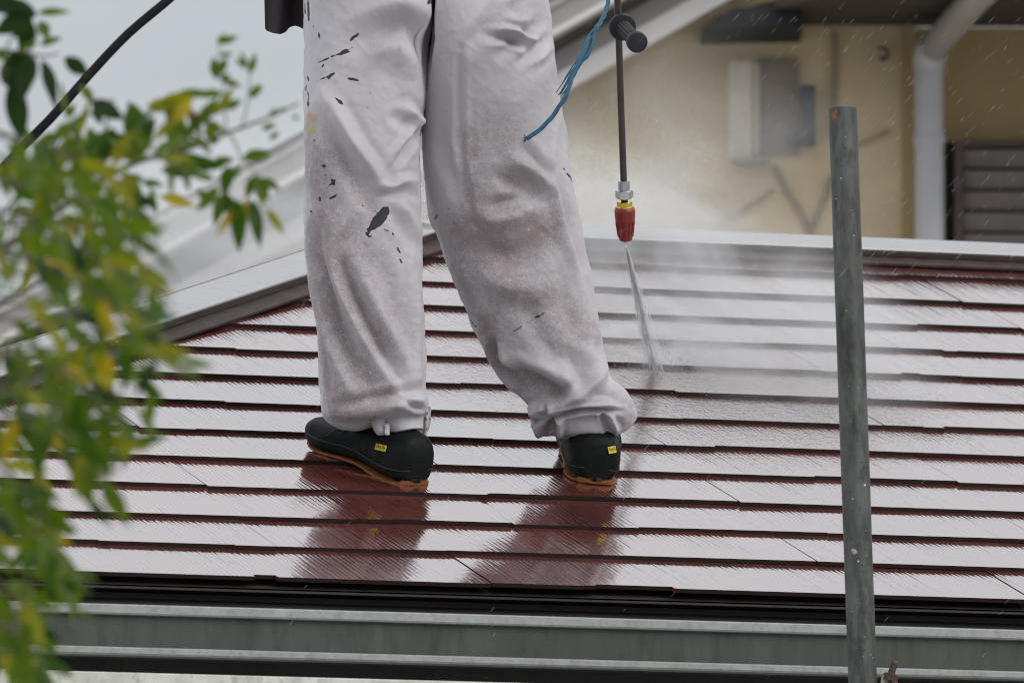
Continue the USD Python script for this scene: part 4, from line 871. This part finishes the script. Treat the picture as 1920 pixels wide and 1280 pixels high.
def pole_patch(px, py, w, h, seed, mat, th=0.0006):
    """a flake of rust or scale lying on the tube"""
    P = at(px, py, PD); z = float((PI_ @ np.r_[P, 1])[2]); c = (PI_ @ np.r_[at(px, py, PD - 0.03), 1])[:2]
    a0 = None
    # angle on the tube that is seen at px
    best = min(np.linspace(0, 2 * PI, 720), key=lambda t: abs(proj((PMx @ np.array([pr * math.cos(t), pr * math.sin(t), z, 1]))[:3])[0] - px) + 1000 * max(0, (PMx[:3, :3] @ np.array([math.cos(t), math.sin(t), 0]))[1] + 0.05))
    r = random.Random(seed); k = 16
    ring, mid = [], []
    rr = [r.uniform(0.55, 1.0) for _ in range(k)]
    vs = [[(pr + th * 1.6) * math.cos(best), (pr + th * 1.6) * math.sin(best), z]]
    for s, tt in ((0.6, th * 1.4), (1.0, -0.0002)):
        for i in range(k):
            t = i * 2 * PI / k; da = w / 2 * rr[i] * s * math.cos(t) / pr; dz = h / 2 * rr[i] * s * math.sin(t)
            vs.append([(pr + tt) * math.cos(best + da), (pr + tt) * math.sin(best + da), z + dz])
    fs = [(0, 1 + i, 1 + (i + 1) % k) for i in range(k)]
    for i in range(k):
        a, b = 1 + i, 1 + (i + 1) % k; fs += [(a, a + k, b + k), (a, b + k, b)]
    return obj('rust_flake', xf((np.array(vs), np.array(fs)), PMx), mat, pole)
pole_patch(1563, 222, 0.013, 0.024, 1, M['rust']); pole_patch(1567, 214, 0.008, 0.014, 2, M['rust'])
pole_patch(1602, 1040, 0.012, 0.015, 4, M['clamp'], 0.0012); pole_patch(1621, 915, 0.004, 0.005, 5, M['white_board'], 0.001); pole_patch(1609, 1058, 0.003, 0.004, 6, M['white_board'])
r5 = random.Random(5)
for i in range(34):
    y = r5.uniform(250, 1250); x = 1580 + (y - 203) * 0.0349 + r5.uniform(-19, 22)
    pole_patch(x, y, r5.uniform(.0015, .0035), r5.uniform(.0015, .004), 20 + i, M['grey_board'] if r5.random() < .6 else M['rust_dark'], 0.0005)
clamp = thing('scaffold_clamp', 'rusty scaffold clamp with an upright bolt at the foot of the pole', 'clamp', loc=tuple(at(1660, 1290, PD)))
CB = at(1671, 1300, PD - 0.03)
obj('bolt', tube([CB + [-0.003, 0, -0.01], at(1669, 1268, PD - 0.03), at(1678, 1241, PD - 0.03)], [0.0062, 0.006, 0.0048], 16), M['rust_dark'], clamp, smooth=40)
obj('bolt_end', tube([at(1677.6, 1242, PD - 0.03), at(1678.6, 1239, PD - 0.03)], 0.0049, 16), M['rust'], clamp, smooth=40)
obj('bolt_nut', xf(hexnut(0.0125, 0, 0.011), frame_to(at(1668, 1276, PD - 0.03), at(1678, 1241, PD) - at(1668, 1276, PD))), M['rust_dark'], clamp)
sadd = [[np.array(at(x, y, PD - 0.035 + dz)) for x, y in ((1648, 1300), (1653, 1268), (1660, 1262), (1668, 1270), (1678, 1272), (1690, 1290), (1700, 1312), (1650, 1330))] for dz in (0, 0.03)]
obj('clamp_jaw', m3.Manifold.hull_points(np.array(sadd).reshape(-1, 3)), M['clamp'], clamp, smooth=30)
# collar round the pole below the picture
cb = at(1619, 1330, PD); ring = []
obj('clamp_collar', xf(lathe([(0.0225, -0.022), (0.029, -0.022), (0.029, 0.022), (0.0225, 0.022)], 32), frame_to(cb, -pd)), M['clamp'], clamp, smooth=30)
PB = at(960, 1279, 17.60)
plank = obj('scaffold_plank', extrude_along(Polygon([(0, 0), (0.0015, -0.0015), (0.0015, -0.045), (-0.235, -0.045), (-0.235, 0)]).buffer(0), PB + [0, 0, 0], -NH * 0 + OUT, Z, E, -2.6, 3.0), M['plank'])
tag(plank, 'pale weathered scaffold plank edge along the bottom below the gutter', 'plank')

# ---------------------------------------------------------------- water: jet, spray mist, flying drops
def water_volume(name, dens, shape):
    nodes = {'tc': ('texture_coordinate', {}), 'p': ('principled_volume', {'color': (0.97, 0.97, 0.98), 'anisotropy': 0.0})}
    links = []
    if shape == 'cloud':
        nodes |= {'len': ('vector_math', {'math_type': 'length'}), 'fall': ('map_range', {'range_type': 'smoothstep', 'from_min': 0.15, 'from_max': 0.98, 'to_min': 1.0, 'to_max': 0.0}),
                  'n': ('noise_texture', {'scale': 1.7, 'detail': 4.0, 'roughness': 0.55, 'distortion': 0.8}), 'nr': ('map_range', {'from_min': 0.40, 'from_max': 0.66, 'to_min': 0.04, 'to_max': 1.9, 'clamp': True}),
                  'm': ('math', {'math_type': 'multiply'}), 'd': ('math', {'math_type': 'multiply', 'value2': dens})}
        links = [('tc.object', 'len.vector1'), ('len.value', 'fall.value'), ('tc.object', 'n.vector'), ('n.fac', 'nr.value'), ('fall.result', 'm.value1'), ('nr.result', 'm.value2'), ('m.value', 'd.value1'), ('d.value', 'p.density')]
    else:
        nodes |= {'sep': ('separate_xyz', {}), 'r': ('rgb_ramp', {'ramp': [(0.0, (1, 1, 1)), (0.35, (0.55, 0.55, 0.55)), (1.0, (0.16, 0.16, 0.16))]}), 'mp': ('mapping', {'scale': (14.0, 14.0, 3.0)}),
                  'n': ('noise_texture', {'scale': 4.0, 'detail': 3.0}), 'nr': ('map_range', {'from_min': 0.3, 'from_max': 0.7, 'to_min': 0.5, 'to_max': 1.4}), 'm': ('math', {'math_type': 'multiply'}), 'd': ('math', {'math_type': 'multiply', 'value2': dens})}
        links = [('tc.object', 'sep.vector'), ('sep.z', 'r.fac'), ('tc.object', 'mp.vector'), ('mp.vector', 'n.vector'), ('n.fac', 'nr.value'), ('r.color', 'm.value1'), ('nr.result', 'm.value2'), ('m.value', 'd.value1'), ('d.value', 'p.density')]
    return MAT(stage, f'/World/Looks/{name}', nodes, links, volume='p.volume')
J0 = at(1174, 462, 19.06); J1, _ = roof_point(1228, 690, 0.012)
jd = J1 - J0; jl = np.linalg.norm(jd); JM = frame_to(J0, jd)
S4 = np.diag([1, 1, jl, 1.0])
jr = np.random.RandomState(4)
JETM = MAT(stage, '/World/Looks/white_water', {'p': ('principled_bsdf', {'base_color': (0.88, 0.89, 0.90), 'roughness': 0.5, 'specular_ior_level': 0.3}), 't': ('translucent_bsdf', {'color': (0.88, 0.89, 0.90)}), 'm': ('mix_closure', {'fac': 0.5})},
            [('p.BSDF', 'm.closure1'), ('t.BSDF', 'm.closure2')], surface='m.closure')
js = [tube(np.array([[0, 0, 0], [0, 0, .05 * jl], [0.0004, 0, .12 * jl], [0, 0.0006, .3 * jl]]), np.array([0.0016, 0.0016, 0.0008, 0.0002]), 10)]
for i in range(1500):
    a, q = jr.uniform(0, 2 * PI), abs(jr.normal(0, 0.55))
    if q > 1.15: continue
    s0 = jr.rand() ** 1.1 * 0.97; s1 = min(1.0, s0 + jr.uniform(0.03, 0.16))
    cone = lambda s: 0.0020 + 0.0185 * s ** 0.95
    o = np.array([math.cos(a), math.sin(a)]) * q
    js.append(tube(np.array([[*(o * cone(t)), t * jl] for t in np.linspace(s0, s1, 3)]), np.array([0.00012, 0.0003, 0.00012]) * jr.uniform(0.6, 1.5), 4))
jet = obj('water_jet', cat(js), JETM, None, world=False, M=JM)
tag(jet, 'white cone of pressurised water shooting from the red nozzle onto the slates', 'water jet', kind='stuff')
sv, sf, sn = [], [], 0
ico = arr(trimesh.creation.icosphere(1, 1.0))
for i in range(2600):
    far = jr.rand() < 0.45
    rad = abs(jr.normal(0, 0.16 if far else 0.055)); a = jr.uniform(0, 2 * PI)
    hgt = 0.012 + abs(jr.normal(0, 0.05 if far else 0.03)) * math.exp(-rad * 3)
    P = J1 + E * (math.cos(a) * rad * 1.15 + 0.025) + UP * (math.sin(a) * rad - 0.012) + NR * hgt
    r = jr.uniform(0.0002, 0.0005) * (0.8 if far else 1.0); d = NR * 0.7 + E * math.cos(a) * 0.6 + UP * math.sin(a) * 0.6
    v = ico[0] * [r, r, r * jr.uniform(1, 2.6)]; Mx = frame_to(P, d)
    sv.append(v @ Mx[:3, :3].T + P); sf.append(ico[1] + sn); sn += len(v)
spl = obj('splash_drops', (np.vstack(sv), np.vstack(sf)), JETM, None, smooth=True)
tag(spl, 'burst of tiny white drops bouncing off the slates under the jet', 'water drops', kind='stuff')
def mist(name, centre, half, dens, label, rot=None):
    Mx = np.eye(4); Rm = np.stack([E, UP, NR], 1) if rot is None else rot
    Mx[:3, :3] = Rm * np.array(half); Mx[:3, 3] = centre
    o = obj(name, trimesh.creation.icosphere(3, 1.0), water_volume('water_' + name + str(used.get('/World/' + name, 0)), dens, 'cloud'), None, world=False, M=Mx)
    return tag(o, label, 'spray', kind='stuff')
mc, _ = roof_point(1262, 680, 0.0)
mist('spray_splash', mc, (0.28, 0.22, 0.085), 8.0, 'dense white splash where the jet hits the wet slates')
mc, _ = roof_point(1285, 590, 0.0)
mist('spray_mist', mc, (0.40, 1.0, 0.24), 3.2, 'thin white mist drifting over the upper right slates by the nozzle')
mc2 = at(1190, 360, 21.5)
mist('spray_cloud', mc2, (0.55, 0.9, 0.36), 0.50, 'faint grey spray hanging before the yellow wall', np.eye(3))
mc3 = at(600, 430, 21.6)
mist('drifting_spray', mc3, (0.80, 1.0, 0.30), 1.3, 'faint spray drifting behind the legs over the hip', np.eye(3))
# drops: short slanting beads of water
rr = np.random.RandomState(11)
DROP = MAT(stage, '/World/Looks/water_drop', {'p': ('principled_bsdf', {'base_color': (0.8, 0.8, 0.82), 'roughness': 0.15, 'alpha': 0.26, 'specular_ior_level': 0.8})}, [], surface='p.BSDF')
oct_v, oct_f = arr(trimesh.creation.icosphere(1, 1.0))
dvs, dfs, cnt = [], [], 0
for i in range(760):
    right = rr.rand() < 0.72
    px, py = (rr.uniform(1040, 1940), rr.uniform(-20, 520) ** 1.0) if right else (rr.uniform(500, 1940), rr.uniform(0, 1290))
    y = rr.uniform(18.2, 21.5) if py < 420 else rr.uniform(17.4, 18.4)
    P = at(px, py, y)
    a = math.radians(rr.normal(48, 4)); L = rr.uniform(0.004, 0.0092) * (1.1 if right else 0.8); r = rr.uniform(0.00007, 0.00017)
    d = np.array([math.cos(a), rr.normal(0, .2), math.sin(a)]); Mx = frame_to(P, d)
    v = oct_v * [r, r, L]; v = v @ Mx[:3, :3].T + P
    dvs.append(v); dfs.append(oct_f + cnt); cnt += len(v)
dr = obj('water_drops', (np.vstack(dvs), np.vstack(dfs)), DROP, None, smooth=True)
tag(dr, 'fine slanting drops of spray and rain flying in the air', 'water drops', kind='stuff')

# ---------------------------------------------------------------- shrub in front: trunk, branches, twigs, leaves
SD = 13.3
shrub = thing('leafy_tree', 'leafy green tree with yellowing leaves, out of focus at the left edge', 'tree', loc=tuple(np.array([at(-330, 0, SD)[0], SD, 0])))
srng = random.Random(21)
def S(px, py, j=0.0): return at(px, py, SD + j)
base = np.array([at(-330, 0, SD)[0], SD, 0.0])
trunk = obj('trunk', tube(spline([base, base + [0.02, 0.02, 1.2], S(-300, 2100), S(-270, 1500), S(-240, 900), S(-200, 560), S(-170, 100), S(-150, -250)], 40), np.linspace(0.045, 0.014, 40), 14), M['bark'], shrub, smooth=True)
leaves = []
def leaf_mesh(length, width, curl, fold, seed):
    r = random.Random(seed); n = 7
    V, Fc = [], []
    for i in range(n):
        s = i / (n - 1)
        w = width / 2 * (math.sin(PI * min(1, s * 1.0) ** 0.85)) ** 0.9 * (1.0 if s < 0.5 else (1 - 0.25 * (s - 0.5))) + 0.0003
        y = length * s; z = -curl * length * s ** 2
        wav = 0.04 * width * math.sin(s * 9 + seed)
        V += [(-w, y, z + fold * w + wav), (0, y, z), (w, y, z + fold * w - wav)]
    for i in range(n - 1):
        a = 3 * i
        for j in (0, 1): Fc += [(a + j, a + j + 1, a + j + 4), (a + j, a + j + 4, a + j + 3)]
    return np.array(V), np.array(Fc)
def put_leaf(P, direction, length, width, mat, roll=None, curl=None, fold=None):
    d = direction / np.linalg.norm(direction)
    x = np.cross(d, [0.1, -1, 0.25]) if abs(d[1]) < 0.95 else np.array([1.0, 0, 0]); x /= np.linalg.norm(x)
    nrm = np.cross(x, d); roll = srng.gauss(0, 0.65) if roll is None else roll
    x, nrm = x * math.cos(roll) + nrm * math.sin(roll), -x * math.sin(roll) + nrm * math.cos(roll)
    v, f = leaf_mesh(length, width, srng.uniform(0.02, 0.28) if curl is None else curl, srng.uniform(0.1, 0.5) if fold is None else fold, srng.randrange(10 ** 6))
    leaves.append((P + np.outer(v[:, 0], x) + np.outer(v[:, 1], d) + np.outer(v[:, 2], nrm), f, mat))
def twig(pts, r0, r1, mat='green_stem', dep=None, name='branch'):
    j = dep if dep is not None else [0] * len(pts)
    P = spline([S(x, y, q) for (x, y), q in zip(pts, j)], 24)
    obj(name, tube(P, np.linspace(r0, r1, 24), 7), M[mat], shrub, smooth=True)
    return P
def pick(weights):
    return srng.choices(list(weights), list(weights.values()))[0]
MIXL = dict(green=2.6, mid=3.2, lime=3.8, yellow=0.6, dark=1.1)
K = SD / FPX
def leaf_px(x, y, ang, ln, w, mat, jit=0.0, tilt=0.0, **kw):
    """leaf rooted at pixel x, y pointing at image angle ang (degrees, 0 = right, 90 = up), ln and w in pixels"""
    a = math.radians(ang); put_leaf(S(x, y, jit), np.array([math.cos(a), tilt, math.sin(a)]), ln * K, w * K, mat, **kw)
# the main branch that crosses from the left up to the trouser leg, and its shoots
b1 = [(-200, 560), (-60, 500), (50, 436), (105, 396), (150, 366), (210, 326), (280, 296), (350, 280), (430, 248), (500, 222), (560, 194)]
twig(b1, 0.0062, 0.0012, 'bark', [0, 0, 0, .02, .03, .03, .02, 0, 0, 0, 0])
twig([(424, 250), (423, 215), (419, 170), (413, 120), (408, 70)], 0.0011, 0.0007)
twig([(452, 240), (462, 205), (467, 165), (470, 120)], 0.0011, 0.0007)
twig([(430, 250), (446, 280), (452, 300), (436, 330), (425, 352)], 0.0013, 0.0008)
twig([(452, 296), (476, 320), (490, 336)], 0.0011, 0.0007)
twig([(-190, 470), (-20, 420), (60, 330), (120, 250), (165, 215), (215, 186)], 0.003, 0.0011, 'bark')
twig([(-170, 100), (-60, 90), (10, 95), (52, 100), (80, 105), (110, 100)], 0.003, 0.0010, 'bark')
twig([(10, 95), (30, 60), (58, 30)], 0.0014, 0.0008); twig([(52, 100), (65, 80), (72, 50)], 0.0012, 0.0008)
# shoots and single leaves that stand out against the sky
for a in [(408, 82, 20, 42, 14, 'brown'), (410, 84, 60, 24, 12, 'brown'), (411, 104, 5, 26, 12, 'dark'), (407, 150, 100, 50, 20, 'dark'), (409, 140, 62, 36, 16, 'green'), (412, 148, 20, 22, 12, 'mid'), (416, 150, -20, 40, 13, 'yellow'), (424, 205, 30, 34, 17, 'mid'), (423, 190, 215, 48, 11, 'green'), (420, 176, 184, 62, 19, 'green'),
          (466, 140, 70, 44, 17, 'yellow'), (462, 128, 140, 30, 9, 'brown'), (463, 126, 112, 34, 8, 'brown'), (470, 185, 55, 36, 20, 'lime'), (505, 222, 55, 24, 9, 'brown'), (520, 212, 30, 20, 8, 'lime'), (548, 222, 10, 14, 10, 'brown'), (505, 262, 40, 26, 10, 'brown'), (490, 242, 20, 30, 12, 'lime'),
          (400, 262, 120, 30, 24, 'yellow'), (395, 272, 60, 26, 20, 'yellow'), (455, 296, 8, 56, 26, 'green'), (440, 300, 190, 60, 22, 'green'), (430, 310, -100, 62, 26, 'green'), (452, 312, -140, 44, 18, 'mid'),
          (480, 330, -62, 52, 24, 'yellow'), (484, 332, -80, 60, 22, 'lime'), (490, 334, -35, 46, 18, 'yellow'), (478, 328, -110, 50, 20, 'lime'), (425, 362, -75, 74, 26, 'green'), (420, 360, -105, 72, 24, 'mid'), (445, 372, -88, 104, 30, 'green'), (470, 372, -78, 96, 27, 'green'), (462, 370, -100, 90, 22, 'yellow'), (500, 392, -55, 58, 16, 'lime'), (452, 380, -125, 80, 18, 'yellow'), (410, 350, -130, 64, 24, 'mid'), (398, 380, 140, 40, 18, 'yellow'),
          # big leaves of the middle cluster
          (245, 195, -85, 92, 36, 'green'), (240, 190, -62, 90, 30, 'mid'), (275, 200, 5, 60, 26, 'lime'), (300, 190, 8, 70, 26, 'lime'), (330, 176, 2, 78, 20, 'lime'), (310, 190, -60, 90, 30, 'mid'), (330, 200, -95, 90, 34, 'mid'), (345, 195, -60, 72, 20, 'brown'), (352, 200, -70, 56, 22, 'yellow'), (290, 220, -120, 84, 28, 'green'), (260, 230, -100, 80, 34, 'mid'), (215, 240, -110, 84, 34, 'green'), (218, 250, -40, 70, 26, 'green'), (290, 280, 12, 96, 26, 'mid'), (310, 300, -5, 96, 34, 'green'), (300, 318, -8, 88, 30, 'green'), (350, 300, -12, 74, 28, 'green'), (255, 300, 140, 70, 26, 'mid'), (200, 300, 115, 70, 30, 'dark'), (185, 310, 155, 70, 28, 'green'), (170, 300, 60, 66, 28, 'green'), (235, 320, -80, 80, 28, 'lime'), (250, 330, -100, 92, 30, 'lime'), (225, 335, -115, 70, 26, 'mid'),
          (170, 190, -30, 76, 36, 'dark'), (150, 160, -55, 46, 22, 'dark'), (120, 108, -35, 60, 30, 'dark'), (175, 200, -65, 40, 18, 'yellow'), (140, 230, -140, 60, 26, 'mid'), (125, 220, 60, 30, 16, 'yellow'), (110, 250, -150, 60, 24, 'mid'), (130, 250, -100, 66, 26, 'lime'), (165, 240, -75, 60, 22, 'lime'), (150, 250, -120, 80, 24, 'mid'), (90, 270, -120, 60, 26, 'green'), (60, 300, 200, 60, 24, 'green'), (75, 330, -60, 70, 28, 'mid'), (115, 330, -95, 60, 26, 'mid'),
          # dark leaves against the sky, top left
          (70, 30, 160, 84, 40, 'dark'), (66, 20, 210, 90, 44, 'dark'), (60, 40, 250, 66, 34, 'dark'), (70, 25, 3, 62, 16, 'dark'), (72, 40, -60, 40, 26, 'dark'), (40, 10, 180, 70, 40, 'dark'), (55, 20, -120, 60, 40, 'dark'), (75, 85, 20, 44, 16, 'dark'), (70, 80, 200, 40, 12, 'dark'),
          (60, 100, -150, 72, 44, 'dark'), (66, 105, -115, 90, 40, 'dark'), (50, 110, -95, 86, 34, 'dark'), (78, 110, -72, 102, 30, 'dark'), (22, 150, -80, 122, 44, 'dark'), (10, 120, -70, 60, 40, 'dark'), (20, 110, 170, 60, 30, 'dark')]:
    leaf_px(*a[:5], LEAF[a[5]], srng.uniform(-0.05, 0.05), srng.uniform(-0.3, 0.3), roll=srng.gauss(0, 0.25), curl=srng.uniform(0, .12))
# more small shoots along the crossing branch
for (x0, y0, x1, y1) in [(60, 430, 110, 300), (100, 400, 60, 270), (130, 380, 190, 260), (160, 360, 150, 250), (200, 330, 260, 240), (150, 365, 230, 400), (210, 325, 300, 370), (100, 398, 170, 450), (250, 310, 320, 230), (60, 430, 130, 500), (280, 296, 360, 330), (20, 450, 40, 340), (170, 350, 240, 460), (90, 400, 30, 320), (330, 285, 400, 215), (180, 345, 120, 210)]:
    dj = srng.uniform(-0.5, 0.25)
    pts = spline([(x0, y0), ((x0 + x1) / 2 + srng.uniform(-8, 8), (y0 + y1) / 2 - 8), (x1, y1)], 10)
    twig([tuple(p) for p in pts], 0.0014, 0.0007, 'green_stem', [dj] * 10)
    for q in range(5):
        f = 2 + q * 1.7; a = int(f); p = pts[a] + (pts[min(a + 1, 9)] - pts[a]) * (f - a); t = pts[min(a + 1, 9)] - pts[a - 1]
        ang = math.degrees(math.atan2(-t[1], t[0])) + (-1) ** q * srng.uniform(25, 70)
        L = srng.uniform(38, 74); leaf_px(p[0], p[1], ang * 0.75 - 85 * 0.25, L, L * srng.uniform(0.26, 0.4), LEAF[pick(MIXL)], dj, srng.uniform(-0.4, 0.4))
# the dense mass at the lower left: many twigs running out to the right and drooping
EDGE = [(380, 270), (440, 255), (500, 250), (560, 330), (640, 335), (720, 320), (780, 290), (830, 255), (880, 215), (930, 170), (990, 125), (1060, 130), (1110, 165), (1150, 140), (1210, 100), (1290, 100)]
ey, ex = zip(*EDGE)
nb = 50
for i in range(nb):
    y1 = 380 + (1330 - 380) * (i + srng.random()) / nb; x1 = np.interp(y1, ey, ex) * srng.uniform(0.68, 1.08) + srng.uniform(-10, 10)
    y0 = y1 - srng.uniform(60, 230); x0 = srng.uniform(-170, -60)
    dj = srng.uniform(-1.8, 0.05)
    xm, ym = (x0 + x1) / 2, (y0 + y1) / 2 - srng.uniform(20, 70)
    pts = spline([(x0, y0), (xm, ym), (x1, y1)], 12)
    twig([tuple(p) for p in pts], 0.0022, 0.0009, 'bark' if srng.random() < .4 else 'green_stem', [dj] * 12)
    ln = np.linalg.norm(np.diff(pts, axis=0), axis=1).sum(); k = int(ln / 29) + 1
    for q in range(k):
        s = (q + srng.random() * .6) / k
        if s < 0.30: continue
        f = s * 11; a = int(min(f, 10)); p = pts[a] + (pts[a + 1] - pts[a]) * (f - a); t = pts[a + 1] - pts[a]
        ang = math.degrees(math.atan2(-t[1], t[0])) + srng.choice((-1, 1)) * srng.uniform(25, 75)
        # leaves droop
        ang = ang * 0.6 + (-85) * 0.4 + srng.gauss(0, 14)
        L = srng.uniform(46, 92); mat = LEAF[pick(MIXL)]
        leaf_px(p[0], p[1], ang, L, L * srng.uniform(0.24, 0.38), mat, dj + srng.uniform(-0.05, 0.05), srng.uniform(-0.5, 0.5))
order = sorted(range(len(leaves)), key=lambda i: -(leaves[i][0].max(0) - leaves[i][0].min(0))[[0, 2]].prod())
seenable = [i for i in order if proj(leaves[i][0])[:, 0].max() > 0]
first = set(seenable[:300])
for i in sorted(first):
    v, f, m = leaves[i]; obj('leaf', (v, f), m, shrub, smooth=True)
rest = {}
for i in range(len(leaves)):
    if i not in first: rest.setdefault(leaves[i][2].GetPath(), []).append((leaves[i][0], leaves[i][1]))
allrest = [x for l in rest.values() for x in l]
if allrest: obj('foliage', cat(allrest), LEAF['mid'], shrub, smooth=True, kind='stuff')
